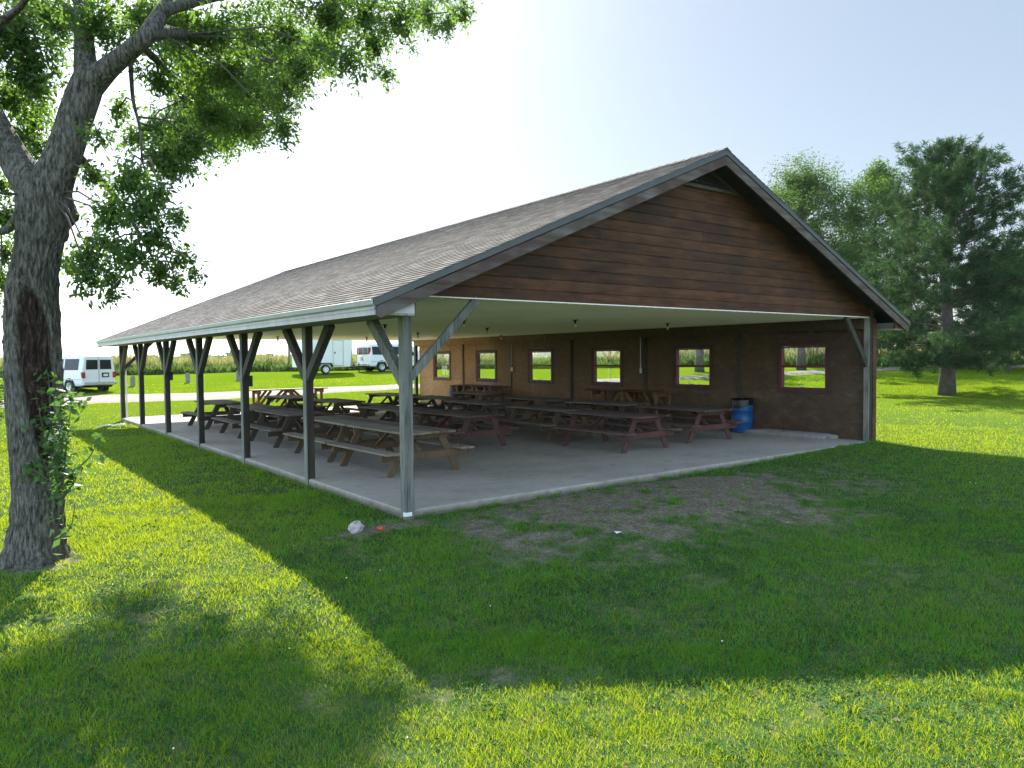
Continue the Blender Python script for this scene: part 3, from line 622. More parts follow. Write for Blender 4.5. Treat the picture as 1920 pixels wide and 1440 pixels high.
# ------------------------------------------------------------------ picnic tables
def table_kind(mt, ml, mseat, label):
    t = thing('picnic_table', label, 'picnic table', (0, 0, 0), 0, 'picnic tables under the pavilion'); LN = 2.46; zt = .80
    m = MB(); rr = random.Random(len(label)); nb = 6; w = 1.02/nb
    for i in range(nb):
        x0 = -.51+i*w; e = rr.uniform(-.015, .02), rr.uniform(-.02, .015); m.box(x0+.004, x0+w-.004, -LN/2+e[0], LN/2+e[1], zt-.042+rr.uniform(-.002, .003), zt+rr.uniform(-.002, .003))
    m.build('tabletop', mt, t, .006)
    for s in (-1, 1):
        m = MB()
        for i in range(2):
            x0 = s*.80-.145+i*.147; m.box(x0, x0+.14, -LN/2+rr.uniform(-.01, .02), LN/2+rr.uniform(-.02, .01), .42, .46)
        m.build('seat', mseat, t, .006)
    for sy in (-1, 1):
        y = sy*.95
        for s in (-1, 1):
            MB().bar((s*.74, y, -.01), (s*.34, y, .745), .04, .135, (0, 1, 0)).build('leg', ml, t, .005)
        MB().box(-.93, .93, y+sy*.022, y+sy*.062, .285, .418).build('crossbar', ml, t, .005)
        MB().box(-.47, .47, y+sy*.022, y+sy*.060, .66, .756).build('cleat', ml, t, .005)
        MB().bar((0, y-sy*.03, .37), (0, sy*.28, .745), .085, .04, (1, 0, 0)).build('brace', ml, t, .005)
    return t
tg = table_kind(MT['tgrey'], MT['lgrey'], MT['tgrey'], 'grey weathered picnic table nearest the front corner post, row along the open posts')
td = table_kind(MT['tdark'], MT['ldark'], MT['tdark'], 'd')
tm = table_kind(MT['tmid'], MT['ldark'], MT['tdark'], 'dd'); tm2 = table_kind(MT['tdark'], MT['lgrey'], MT['tmid'], 'dd3'); tm.name = 'picnic_table'; tm2.name = 'picnic_table'
tr_ = table_kind(MT['tred'], MT['lred'], MT['tred'], 'r')
tg.location = (1.92, 3.75, 0); tg.rotation_euler.z = R(1.5)
rowA = 'row along the open posts'; rowB = 'second row in from the open posts'; rowC = 'third row in from the open posts'; rowD = 'row beside the window wall'
used = set()
def place(proto, x, y, rz, label):
    if proto.name not in used and proto is not tg:
        used.add(proto.name); proto.location = (x, y, 0); proto.rotation_euler.z = R(rz); proto['label'] = label; return
    dup(proto, (x, y, 0), R(rz), label)
place(tg, 1.92, 6.33, -.5, 'grey weathered picnic table second from the front in the '+rowA)
place(td, 1.92, 9.62, .3, 'dark weathered picnic table in the middle of the '+rowA)
place(tm, 1.93, 12.38, -1.6, 'grey-brown weathered picnic table fourth from the front in the '+rowA)
place(td, 1.90, 15.80, 1., 'dark weathered picnic table farthest from the lawn corner, '+rowA)
place(tr_, 4.85, 6.2, 3., 'brown picnic table with reddish legs, frontmost of the '+rowB)
place(tm, 4.62, 8.95, 1.5, 'grey-brown picnic table second from the front in the '+rowB)
place(tm2, 4.95, 13.7, -1, 'dark picnic table third from the front in the '+rowB)
place(td, 4.75, 17.3, 2., 'dark picnic table at the far end of the '+rowB)
place(tr_, 7.43, 3.35, 2., 'red-brown picnic table closest to the front slab edge, '+rowC)
place(tm2, 7.65, 6.1, -2, 'dark picnic table second from the front in the '+rowC)
place(tm, 7.8, 9.6, -1.8, 'grey-brown picnic table in the middle of the '+rowC)
place(td, 8.3, 12.8, 1., 'dark picnic table fourth from the front in the '+rowC)
place(tm, 8.3, 16.1, 2, 'grey-brown picnic table at the far end of the '+rowC)
place(tr_, 10.08, 3.55, -4., 'red-brown picnic table beside the blue barrel, frontmost of the '+rowD)
place(tm, 10.25, 6.55, 2.2, 'grey-brown picnic table second from the front in the '+rowD)
place(td, 10.2, 9.6, -1, 'dark picnic table third from the front in the '+rowD)
place(tm2, 11.0, 14.3, 1, 'dark picnic table at the far end of the '+rowD)
# tall serving tables
def serving(name, label, loc, rz, ln, h, mt, ml):
    t = thing(name, label, 'serving table', loc, rz, 'tall serving tables'); m = MB(); rr = random.Random(int(ln*100))
    for i in range(5): m.box(-ln/2+rr.uniform(-.01, .03), ln/2+rr.uniform(-.03, .01), -.38+i*.152, -.38+i*.152+.147, h-.04, h)
    m.build('tabletop', mt, t, .005)
    for sx in (-1, 0, 1):
        x = sx*(ln/2-.28)
        for sy in (-1, 1): MB().box(x-.045, x+.045, sy*.30-.045, sy*.30+.045, 0, h-.042).build('leg', ml, t, .005)
        MB().box(x+.048, x+.086, -.36, .36, h-.18, h-.042).build('cleat', ml, t, .005)
    for sy in (-1, 1):
        for sx in (-1, 1):
            MB().bar((sx*.62, sy*.27, h*.45), (sx*.10, sy*.27, h-.05), .04, .10, (0, 1, 0)).build('brace', ml, t, .005)
            MB().bar((sx*(ln/2-.33), sy*.27, h*.35), (sx*(ln/2-.80), sy*.27, h-.05), .04, .10, (0, 1, 0)).build('brace', ml, t, .005)
    return t
serving('serving_table', 'tall tan serving table under the windows near the blue barrel', (12.36, 7.65, 0), R(90), 3.4, 1.05, MT['tan'], MT['tan'])
serving('serving_table', 'tall serving table against the wall in front of the far barrel', (12.33, 16.1, 0), R(90), 3.0, 1.0, MT['tdark'], MT['tan'])
serving('serving_table', 'tall reddish serving table standing on the sunny far slab edge', (5.95, 20.75, 0), R(1), 3.2, .95, MT['tdark'], MT['tan'])

# ------------------------------------------------------------------ barrels, parking stops, odds and ends
def barrel(label, loc):
    t = thing('trash_barrel', label, 'trash barrel', loc, 0, 'blue trash barrels')
    m = MB().lathe([(0, 0), (.27, 0), (.292, .03), (.292, .28), (.301, .29), (.301, .31), (.292, .32), (.292, .60), (.301, .61), (.301, .63), (.292, .64), (.292, .86), (.280, .89), (.265, .89), (.265, .5), (0, .5)], 32)
    m.build('drum', MT['bluebarrel'], t, 0, True)
    m = MB(); vs = []; n = 40; prof = [(.255, .80), (.262, .93), (.30, .935), (.306, .88), (.309, .72)]
    for j, (r, z) in enumerate(prof):
        for k in range(n):
            a = 2*math.pi*k/n; w = (.012*math.sin(7*a+j)+.008*math.sin(13*a)) if j in (1, 2) else .006*math.sin(9*a)
            zz = z+(.045*math.sin(a+2.4)+.02*math.sin(3*a) if j == 4 else 0)+w; vs.append(((r+w*.3)*math.cos(a), (r+w*.3)*math.sin(a), zz))
    m.add(vs, [(j*n+k, j*n+(k+1) % n, (j+1)*n+(k+1) % n, (j+1)*n+k) for j in range(len(prof)-1) for k in range(n)]); m.build('bag_liner', MT['black'], t, 0, True)
    return t
barrel('blue plastic trash barrel with black bag beside the two concrete beams', (12.44, 3.42, 0))
barrel('blue trash barrel half hidden behind the tall table at the wall', (12.45, 18.1, 0))
def stop(label, loc, rz):
    m = MB(); ln = 1.15; pr = [(-.12, 0), (.12, 0), (.10, .085), (.06, .125), (-.06, .125), (-.10, .085)]; rr = random.Random(2); n = 10; vs = []
    for i in range(n):
        x = -ln+2*ln*i/(n-1); e = .8 if i in (0, n-1) else 1.
        for a, z in pr: vs.append((x+rr.uniform(-.008, .008), a*e+rr.uniform(-.004, .004), z*e+(.003 if z else 0)*rr.uniform(-1, 1)))
    fs = [(i*6+k, i*6+(k+1) % 6, (i+1)*6+(k+1) % 6, (i+1)*6+k) for i in range(n-1) for k in range(6)]+[tuple(range(6))[::-1], tuple(range((n-1)*6, n*6))]
    o = m.add(vs, fs).build('concrete_beam', MT['limestone'], None, .012); o.location = loc; o.rotation_euler.z = rz
    return tag(o, label, 'parking stop', 'concrete parking stops laid along the wall')
stop('grey concrete parking stop lying against the window wall', (12.66, 1.92, 0), R(90)); stop('grey concrete parking stop lying on the open-floor side of its twin', (12.38, 2.08, 0), R(91.5))
def lump(name, mat, size, loc, label, cat, seed, n1=10, n2=7):
    rr = random.Random(seed); vs = [(0, 0, -.5)]; 
    for j in range(1, n2):
        for k in range(n1):
            a = 2*math.pi*k/n1+.2*j; b = math.pi*j/n2-math.pi/2; q = 1+rr.uniform(-.22, .22); vs.append((math.cos(b)*math.cos(a)*.5*q, math.cos(b)*math.sin(a)*.5*q, math.sin(b)*.5*q))
    vs.append((0, 0, .5)); fs = [(0, 1+(k+1) % n1, 1+k) for k in range(n1)]
    for j in range(n2-2): fs += [(1+j*n1+k, 1+j*n1+(k+1) % n1, 1+(j+1)*n1+(k+1) % n1, 1+(j+1)*n1+k) for k in range(n1)]
    fs += [(len(vs)-1, 1+(n2-2)*n1+k, 1+(n2-2)*n1+(k+1) % n1) for k in range(n1)]
    o = MB().add([(x*size[0], y*size[1], z*size[2]) for x, y, z in vs], fs).build(name, mat); o.location = loc; o.rotation_euler = (.1, .15, .5)
    return tag(o, label, cat)
lump('rock', MT['rock'], (.26, .14, .19), (-.84, -.20, -.07), 'pale pinkish rock on bare earth left of the corner post', 'rock', 4)
lump('ball', MT['orange'], (.075, .075, .06), (-.56, -.33, -.10), 'small orange ball lying on bare earth near the rock', 'ball', 8, 12, 9)
m = MB(); m.add([(-.04, -.02, 0), (.05, -.03, .012), (.06, .03, .004), (-.03, .035, .018)], [(0, 1, 2), (0, 2, 3)]); o = m.build('paper_scrap', MT['paper']); o.location = (1.77, -2.38, float(T(1.77, -2.38))+.03)
tag(o, 'small white paper scrap on the worn lawn in front of the slab', 'litter')
m = MB()
for k in range(7):
    a, b_ = random.uniform(-.55, .25), random.uniform(-.2, .2); m.bar((a, b_, .03), (a+.35, b_+random.uniform(-.1, .1), .05), .05, .012, (0, 1, 0))
o = m.build('paper_plates', MT['paper']); o.location = (-.75, 19.5, float(T(-.75, 19.5))+.04); tag(o, 'white scraps lying on the grass beside the far posts', 'litter')
# marker posts, field post
for k, (x, y) in enumerate([(3.36, 39.18), (6.65, 40.14), (9.58, 39.55)]):
    m = MB(); m.box(-.13, .13, -.08, .08, -.1, .50); m.prism([(-.13, .5), (.13, .5), (.09, .60), (-.09, .60)], 'y', -.08, .08); o = m.build('marker_post', MT['marker'], None, .01); o.location = (x, y, float(T(x, y)))
    tag(o, ['short grey wooden marker post closest to the parked white van', 'short grey wooden marker post standing between its two neighbours', 'short grey wooden marker post closest to the white trailer'][k], 'marker post', 'short marker posts on the far lawn')
o = MB().lathe([(.11, -.1), (.10, 2.9), (.06, 2.95), (0, 2.95)], 8).build('fence_post', MT['marker']); o.location = (17.0, 50.5, float(T(17.0, 50.5))); tag(o, 'lone weathered pole standing among the tall field plants', 'post')

# ------------------------------------------------------------------ vehicles
def wheel(parent, x, y, r, w, side, rim):
    wh = MB().lathe([(r*.62, -w/2), (r*.95, -w/2), (r, -w*.3), (r, w*.3), (r*.95, w/2), (r*.62, w/2)], 24, (x, y, r), 'y').build('wheel', MT['tyre'], parent, 0, False)
    s = side; m = MB(); m.lathe([(0, s*w*.36), (r*.15, s*w*.40), (r*.2, s*w*.30), (r*.52, s*w*.34), (r*.62, s*w*.46), (r*.62, -s*w*.4)], 20, (x, y, r), 'y')
    m.build('rim', rim, wh)
    if True:
        m = MB()
        for k in range(6):
            a = k*math.pi/3; m.lathe([(0, s*w*.345), (r*.09, s*w*.345), (r*.07, s*w*.36), (0, s*w*.36)], 6, (x+r*.38*math.cos(a), y, r+r*.38*math.sin(a)), 'y')
        m.build('holes', MT['under'], wh)
def van(label, loc, rz, kind):
    t = thing('parked_van', label, 'van', loc, rz, 'white passenger vans parked on the far grass')   # +x forward, origin at rear bumper centre
    LN, hw, H = (5.5, 1.0, 2.08) if kind == 'a' else (5.75, 1.0, 2.12)
    # stations: x, sill z, belt half width, roof half width, belt z, roof z
    st = [(0.10, .46, .95, .80, 1.22, 1.98), (.22, .40, hw, .84, 1.22, H-.02), (1.2, .38, hw, .86, 1.22, H), (3.2, .38, hw, .86, 1.22, H), (3.75, .38, hw, .82, 1.22, H-.05), (4.35, .38, hw, .74, 1.20, 1.66), (4.70, .38, hw, .80, 1.15, 1.20), (LN-.25, .40, .97, .78, 1.02, 1.07), (LN-.02, .45, .88, .70, .90, .93)]
    rings = []
    for x, zs, bw, rw, zbt, zr in st:
        pts = [(zs, bw*.95), (zs+.12, bw*.99), ((zs+zbt)/2, bw), (zbt, bw*.985), (zbt+(zr-zbt)*.85, rw+(bw-rw)*.12), (zr-.02*(zr-zbt), rw*.90), (zr, rw*.6), (zr+.015, 0)]
        pts = [(x, -y, z) for z, y in pts]+[(x, y, z) for z, y in pts[-2::-1]]; rings.append(pts)
    k = len(rings[0]); m = MB(); vs = [p for r_ in rings for p in r_]
    fs = [(i*k+j, (i+1)*k+j, (i+1)*k+j+1, i*k+j+1) for i in range(len(st)-1) for j in range(k-1)]+[tuple(range(k)), tuple(range((len(st)-1)*k, len(st)*k))[::-1]]
    fs += [((i+1)*k, i*k, i*k+k-1, (i+1)*k+k-1) for i in range(len(st)-1)]
    m.add(vs, [f[::-1] for f in fs]); m.build('body', MT['white'], t, .02)
    # wheels and arches
    for x in (1.12, 1.12+3.45 if kind == 'b' else 4.5):
        for s in (-1, 1):
            wheel(t, x, s*.92, .37, .24, s, MT['rim'])
            a = MB(); a.lathe([(.0, s*.965), (.44, s*1.003), (.44, s*.985), (.0, s*.95)], 24, (x, 0, .39), 'y'); a.build('wheel_arch', MT['under'], t)
    # side glass
    for s in (-1, 1):
        def sg(x0, x1, z0=1.26, z1=1.86, sl=0.):
            y = lambda z: s*(hw*.985+(.857-hw*.985)*(z-1.22)/.80+.018)
            MB().add([(x0, y(z0), z0), (x1+sl, y(z0), z0), (x1, y(z1), z1), (x0, y(z1), z1)], [(0, 1, 2, 3) if s < 0 else (3, 2, 1, 0)]).build('side_window', MT['darkglass'], t)
        sg(.38, 1.55); sg(1.68, 2.75); sg(2.98, 3.62, 1.26, 1.80, .35)
        MB().box(.20, LN-.8, min(s*1.0, s*1.012), max(s*1.0, s*1.012), .74, .78).build('side_moulding', MT['gutter'], t)
        MB().box(3.72, 3.86, min(s*1.03, s*1.22), max(s*1.03, s*1.22), 1.18, 1.42).build('wing_mirror', MT['black'], t, .02)
        z0, z1 = (.82, 1.14) if kind == 'a' else (1.30, 1.80)
        yb = (.80, .97) if kind == 'a' else (.82, .94)
        MB().box(.05, .26, min(s*yb[0], s*yb[1]), max(s*yb[0], s*yb[1]), z0, z1).build('tail_lamp', MT['lamp'], t, .012)
        # rear doors glass
        yy = sorted((s*.06, s*.74)); MB().add([(.092, yy[0], 1.28), (.092, yy[1], 1.28), (.088, yy[1]*.95 if s > 0 else yy[1], 1.80), (.088, yy[0] if s > 0 else yy[0]*.95, 1.80)], [(3, 2, 1, 0)]).build('rear_window', MT['darkglass'], t)
    MB().box(.085, .10, -.006, .006, .60, 1.90).build('door_seam', MT['under'], t)
    MB().box(-.06, .14, -.97, .97, .44, .60).build('rear_bumper', MT['chrome'], t, .02)
    MB().box(LN-.12, LN+.08, -.93, .93, .42, .60).build('front_bumper', MT['chrome'], t, .02)
    pl = MB().box(.07, .10, -.58, -.16, .84, 1.10).build('plate_recess', MT['black'], t, .01) if kind == 'a' else MB().box(.07, .10, .10, .45, .86, 1.06).build('plate_recess', MT['black'], t, .01)
    (MB().box(.06, .072, -.50, -.24, .90, 1.03) if kind == 'a' else MB().box(.06, .072, .15, .40, .90, 1.02)).build('number_plate', MT['tag'], pl)
    MB().box(.2, LN-.3, -.85, .85, .30, .46).build('underbody', MT['under'], t)
    # windscreen
    MB().add([(3.80, -.74, H-.10), (3.80, .74, H-.10), (4.66, .80, 1.24), (4.66, -.80, 1.24)], [(0, 3, 2, 1)]).build('windscreen', MT['darkglass'], t)
    return t
x, y = 1.30, 36.4; van('white passenger van seen from behind at the track, red tail lamps low', (x, y, float(T(x, y))-.02), math.atan2(.89, -.45), 'a')
x, y = 19.35, 41.85; van('white passenger van hitched to the box trailer, seen past corner post', (x, y, float(T(21, y))-.02), R(1.5), 'b')
def trailer(loc, rz):
    t = thing('box_trailer', 'white enclosed box trailer with side door behind the van', 'trailer', loc, rz)
    m = MB(); m.prism([(0, .50), (3.55, .50), (3.75, 2.35), (3.55, 2.55), (.06, 2.55), (0, 2.48)], 'y', -1.0, 1.0); m.build('box_body', MT['white'], t, .03)
    m = MB(); m.prism([(3.56, -.95), (4.05, -.25), (4.05, .25), (3.56, .95)], 'z', .52, 2.48); m.build('nose', MT['steel'], t, .02)
    for s in (-1, 1):
        wheel(t, 1.62, s*1.04, .34, .20, s, MT['tag'])
        m = MB(); pr = [(1.62-.56, .52), (1.62-.42, .80), (1.62+.42, .80), (1.62+.56, .52), (1.62+.46, .52), (1.62+.36, .73), (1.62-.36, .73), (1.62-.46, .52)]
        m.prism(pr, 'y', *(sorted((s*1.0, s*1.17)))); m.build('fender', MT['under'], t)
    d = MB(); d.box(2.25, 2.98, -1.022, -1.002, .62, 2.36); dr = d.build('side_door', MT['white'], t, .01)
    m = MB(); m.box(2.20, 2.245, -1.014, -1.002, .58, 2.40); m.box(2.985, 3.03, -1.014, -1.002, .58, 2.40); m.box(2.245, 2.985, -1.014, -1.002, 2.365, 2.40); m.box(2.245, 2.985, -1.014, -1.002, .58, .615); m.build('door_frame', MT['yellowtrim'], t)
    MB().box(2.32, 2.40, -1.05, -1.022, 1.45, 1.58).build('handle', MT['black'], dr)
    m = MB(); m.bar((3.9, .0, .46), (5.15, 0, .48), .09, .10, (0, 1, 0)); m.lathe([(.04, 0), (.04, .8)], 8, (4.7, 0, .0)); m.build('tongue', MT['under'], t)
    MB().box(.02, .2, -1.03, -1.003, .56, .66).build('marker_lamp', MT['lamp'], t)
    return t
x, y = 14.3, 41.6; trailer((x, y, float(T(16, y))-.03), R(.5))

# ------------------------------------------------------------------ vegetation
def px3(px, py, depth): return CAM+(fv+(px-960)/FPX*rv-(py-720)/FPX*uv)*depth
def leaves(C, ln, wd_, droop=.3, jit=1.):
    """C: n x 3 leaf bases -> folded leaf meshes (two triangles each)"""
    n = len(C); a = RNG.random(n)*2*np.pi; el = -droop+(RNG.random(n)-.5)*1.6*jit
    d = np.stack([np.cos(a)*np.cos(el), np.sin(a)*np.cos(el), np.sin(el)], -1); r = RNG.normal(size=(n, 3)); s = np.cross(d, r); s /= np.linalg.norm(s, axis=1)[:, None]
    u = np.cross(s, d); l = (ln*(.6+.8*RNG.random(n)))[:, None]; w = l*wd_/ln
    p0 = C; p2 = C+d*l; pl = C+d*l*.45+s*w*.5+u*w*.18; pr = C+d*l*.45-s*w*.5+u*w*.18
    V = np.stack([p0, pl, p2, pr], 1).reshape(-1, 3); o = np.arange(n)[:, None]*4
    return V, np.concatenate([np.concatenate([o, o+1, o+2], 1), np.concatenate([o, o+2, o+3], 1)])
def nearest(p, P):
    d = np.linalg.norm(P-p, axis=1); return int(np.argmin(d))

def shade_tree():
    DEP = 8.45; b0 = np.array([-4.31, .88, -.12])
    t = thing('shade_tree', 'large furrowed tree with a dark bark wound beside the pavilion', 'tree', tuple(b0))
    inv = -b0
    FG = RNG.random((64, 64))
    def FUR(a, b):
        v = 0; am = .62; f = 1.
        for _ in range(2):
            p, q = a*f, b*f; i, j = math.floor(p), math.floor(q); x_, y_ = p-i, q-j; x_ = x_*x_*(3-2*x_); y_ = y_*y_*(3-2*y_); i &= 63; j &= 63; i2, j2 = (i+1) & 63, (j+1) & 63
            v += am*((FG[i, j]*(1-x_)+FG[i2, j]*x_)*(1-y_)+(FG[i, j2]*(1-x_)+FG[i2, j2]*x_)*y_); am *= .61; f *= 2.1
        return v
    k = DEP/FPX
    # trunk with a healed-over wound
    prof = [(1062, -14, 132), (1045, -2, 124), (1020, 9, 121), (980, 18, 121), (900, 22, 120), (800, 18, 119), (700, 12, 118), (600, 10, 112), (540, 12, 108), (500, 20, 110), (460, 28, 118), (430, 31, 126), (400, 32, 134), (375, 30, 134), (352, 34, 132), (335, 46, 130)]
    py = np.array([p[0] for p in prof][::-1], float); lo = np.array([p[1] for p in prof][::-1], float); hi = np.array([p[2] for p in prof][::-1], float)
    vd = np.array([b0[0]-CAM[0], b0[1]-CAM[1], 0]); vd /= np.linalg.norm(vd); vr = np.array([vd[1], -vd[0], 0])
    NZ, NA = 430, 230; ys = np.linspace(1062, 335, NZ); V = []; wn = []
    for y in ys:
        a, b = np.interp(y, py, lo), np.interp(y, py, hi); c = px3((a+b)/2, y, DEP); rad = (b-a)/2*k*.86
        for j in range(NA):
            th = 2*math.pi*j/NA; dx = math.cos(th); dz = math.sin(th)      # dx along image right, dz toward the camera
            r = rad*(1 if abs(dx) > .0 else 1)
            zz = c[2]; r *= 1+.05*(vnoise(np.array(th*3.), np.array(zz*1.3), 2)-.5)*2+.035*(vnoise(np.array(th*9.), np.array(zz*2.2), 6)-.5)*2
            fx, fz = th*rad*15., zz*3.2; fr_ = 1-abs(float(FUR(fx+.9*math.sin(zz*7+th*2), fz))-.5)*2; r += .020*(fr_**2.2-.45)
            # wound: ellipse on the side facing the camera
            cu = np.interp(zz, [.9, 1.4, 2.2, 3.0], [.42, .36, .10, -.14]); u = (math.atan2(dx, dz)-cu)/.78; vv = (zz-1.98)/1.10; uu = u*(1.0+.45*max(0, -vv)); e = uu*uu+abs(vv)**2.6
            w = 1-ss(np.array((e-.62)/.22)); rim = math.exp(-((e-1.02)/.22)**2)
            w = float(w) if dz > -.2 else 0.; rim = rim if dz > -.2 else 0
            r = r-rad*.20*w+rad*.075*rim
            # roots
            if y > 1000: r += rad*.16*(y-1000)/60*max(0, math.sin(th*5+1))
            # burl at right
            if 360 < y < 450: r += rad*.32*max(0, dx)**6*math.exp(-((y-402)/20)**2)+.10*rad*max(0, dx)**4*math.exp(-((y-445)/14)**2)
            q = c+vr*dx*r*1.0-vd*dz*r; V.append(q); wn.append(w)
    ii = np.arange(NZ*NA).reshape(NZ, NA); F = np.stack([ii[:-1], np.roll(ii, -1, 1)[:-1], np.roll(ii, -1, 1)[1:], ii[1:]], -1).reshape(-1, 4)
    npmesh('trunk', np.array(V)+inv, F, MT['bark'], t, {'wound': wn}, True)
    # main limbs: (px, py, radius px, depth offset)
    limbs = [
        [(88, 372, 44, 0), (100, 335, 40, 0), (115, 300, 36, 0), (131, 255, 34, .05), (145, 210, 34, .1), (160, 168, 33, .12), (170, 140, 28, .12), (178, 122, 18, .12)],
        [(164, 160, 27, .12), (160, 110, 22, .2), (157, 60, 19, .3), (154, 0, 17, .4), (148, -90, 14, .5), (140, -200, 11, .6), (120, -330, 8, .6), (100, -460, 5, .6)],
        [(170, 158, 29, .12), (205, 126, 22, .05), (240, 98, 19, 0), (272, 70, 18, -.1), (296, 36, 17, .2), (320, 0, 16, .8), (370, -60, 15, 1.8), (450, -120, 14, 3.0), (560, -170, 10, 4.4), (660, -190, 7, 5.4)],
        [(280, 62, 16, -.1), (330, 62, 13, .7), (400, 84, 11, 2.0), (470, 106, 9, 3.3), (540, 120, 6, 4.5), (600, 128, 3.5, 5.2)],
        [(305, 20, 14, .2), (380, 0, 11, 1.4), (470, -14, 9, 2.6), (580, -8, 7, 3.8), (690, 10, 5, 4.6), (780, 26, 3, 5.2), (850, 22, 2, 5.6)],
        [(78, 378, 38, 0), (58, 345, 36, 0), (36, 312, 33, .05), (10, 270, 31, .1), (-20, 215, 29, .2), (-55, 140, 26, .3), (-90, 40, 22, .5), (-120, -90, 17, .6), (-150, -240, 12, .8), (-170, -380, 7, .8)],
        [(36, 404, 12, .3), (14, 430, 9, .5), (-20, 436, 7, .8), (-80, 420, 5, 1.)],
        [(148, 292, 9, .2), (172, 322, 8, .5), (205, 355, 7, .7), (236, 395, 5, .9), (262, 440, 4, 1.), (290, 490, 2.5, 1.1)],
        [(262, 84, 9, .2), (300, 120, 8, 1.2), (330, 160, 7, 2.4), (352, 205, 6, 3.6), (380, 245, 4, 4.6)],
        [(244, 100, 6, .3), (246, 140, 5, .4), (250, 190, 4, .5), (262, 240, 3, .5), (266, 300, 2.2, .5)],
        [(150, -60, 10, .5), (240, -160, 8, .9), (340, -280, 6, 1.2), (430, -400, 4, 1.4)],
        [(-110, -40, 12, .6), (-20, -160, 9, 1.2), (60, -300, 6, 1.6)],
        [(160, 40, 8, .4), (110, 0, 6, 1.0), (60, -40, 4, 1.6)],
        [(-60, 120, 10, .3), (-20, 60, 8, -.6), (40, 10, 6, -1.2), (80, -60, 4, -1.6)],
    ]
    m = MB(); LP = []
    for lb in limbs:
        Q = catmull([(a, b, c, d) for a, b, c, d in lb], 5); P = [px3(q[0], q[1], DEP+q[3])+inv for q in Q]
        m.tube(P, [q[2]*k*.88 for q in Q], 14 if lb[0][2] > 12 else 8); LP += [p for p in P[2:]]
    LP = np.array(LP)
    lo_ = m.build('limb', MT['bark'], t, 0, True)
    blobs = [(20, 60, 85), (55, 140, 70), (95, 25, 75), (185, 40, 65), (255, 30, 60), (330, 50, 70), (345, 110, 65), (400, 60, 70), (420, 130, 70), (470, 70, 70), (500, 130, 65), (545, 60, 70), (560, 130, 50), (600, 90, 55), (620, 30, 65), (650, 110, 40), (680, 25, 60), (700, 85, 42), (722, 132, 24), (745, 35, 52), (800, 20, 50), (835, 45, 32), (868, 18, 26),
             (300, 150, 45), (360, 185, 60), (430, 200, 60), (490, 190, 52), (525, 235, 30), (480, 240, 34), (420, 258, 45), (360, 262, 48), (300, 235, 38), (330, 310, 34), (255, 255, 34), (238, 330, 46), (205, 395, 42), (262, 385, 40), (300, 355, 30), (330, 400, 26), (290, 440, 36), (345, 475, 24), (300, 505, 32), (250, 470, 36), (205, 455, 38), (165, 470, 36), (215, 515, 30), (165, 515, 34), (205, 548, 18), (130, 490, 28), (330, 525, 18), (365, 510, 16),
             (62, 215, 46), (75, 280, 38), (50, 255, 36), (15, 180, 50), (8, 400, 40), (12, 470, 34), (2, 345, 40), (4, 520, 26), (-20, 560, 30), (185, 250, 26), (225, 200, 26), (175, 330, 26), (330, 285, 50), (385, 215, 55), (455, 235, 50), (450, 160, 60), (520, 150, 55), (345, 235, 50), (300, 290, 40), (410, 190, 50)]
    C = []; sz = []; tw = MB()
    def blob(bx, by, br, depo, dens, lsz):
        c = px3(bx, by, DEP+depo)+inv; r = br*(DEP+depo)/FPX; i = nearest(c, LP); p = LP[i]; mid = (p+c)/2+np.array([0, 0, .12*np.linalg.norm(c-p)])
        tw.tube([p, mid, c], [max(.006, .022*min(1, r*2)), .012, .006], 5)
        nc = max(8, int(br/2.0)); nl = int(dens*br*br*(1+depo/8.45)**1.3/nc)
        for _ in range(nc):
            v = RNG.normal(size=3); v /= np.linalg.norm(v); q = c+v*r*1.45*(RNG.random()**.5)*np.array([1, 1, .85])
            tw.tube([c, (c+q)/2+RNG.normal(size=3)*.04, q], [.006, .0045, .0025], 3)
            tt = RNG.random(nl)[:, None]**.6; pts = c+(q-c)*tt+RNG.normal(size=(nl, 3))*(.045+.035*r)*np.array([1, 1, 1.1])-np.array([0, 0, .03]); C.append(pts)
    rs = random.Random(11)
    for bx, by, br in blobs: blob(bx, by, br, (rs.uniform(.8, 6.6)*min(1, (bx-180)/200)+rs.uniform(-.5, .8) if bx > 210 and by < 320 else rs.uniform(-.7, 1.2) if bx > 130 or by < 160 else rs.uniform(.5, 1.8)), .30, 1)
    for bx, by, br, dp in [(534, 150, 46, 7.), (520, 190, 38, 6.), (566, 85, 55, 7.7), (480, 185, 45, 5.8), (500, 120, 55, 7.2), (590, 105, 42, 8.), (455, 238, 36, 4.4), (440, 205, 45, 6.), (400, 230, 46, 5.6), (380, 160, 55, 6.6), (350, 260, 36, 4.6)]: blob(bx, by, br, dp, .26, 1)
    for q in range(28):
        bx, by, br = rs.uniform(-330, 800), rs.uniform(-480, -40), rs.uniform(70, 120)
        if by < -300 and bx > 600: continue
        blob(bx, by, br, rs.uniform(-2.0, 5.5), .10, 1)
    for q in range(14): blob(rs.uniform(-420, -40), rs.uniform(-40, 420), rs.uniform(60, 100), rs.uniform(-1.6, 2), .13, 1)
    tw.build('twigs', MT['barkfar'], t)
    C = np.concatenate(C); V, F = leaves(C, .082, .030, .55); npmesh('crown', V, F, MT['leaf'], t)
    # shoots growing out of the wound
    sh = MB(); LC = []
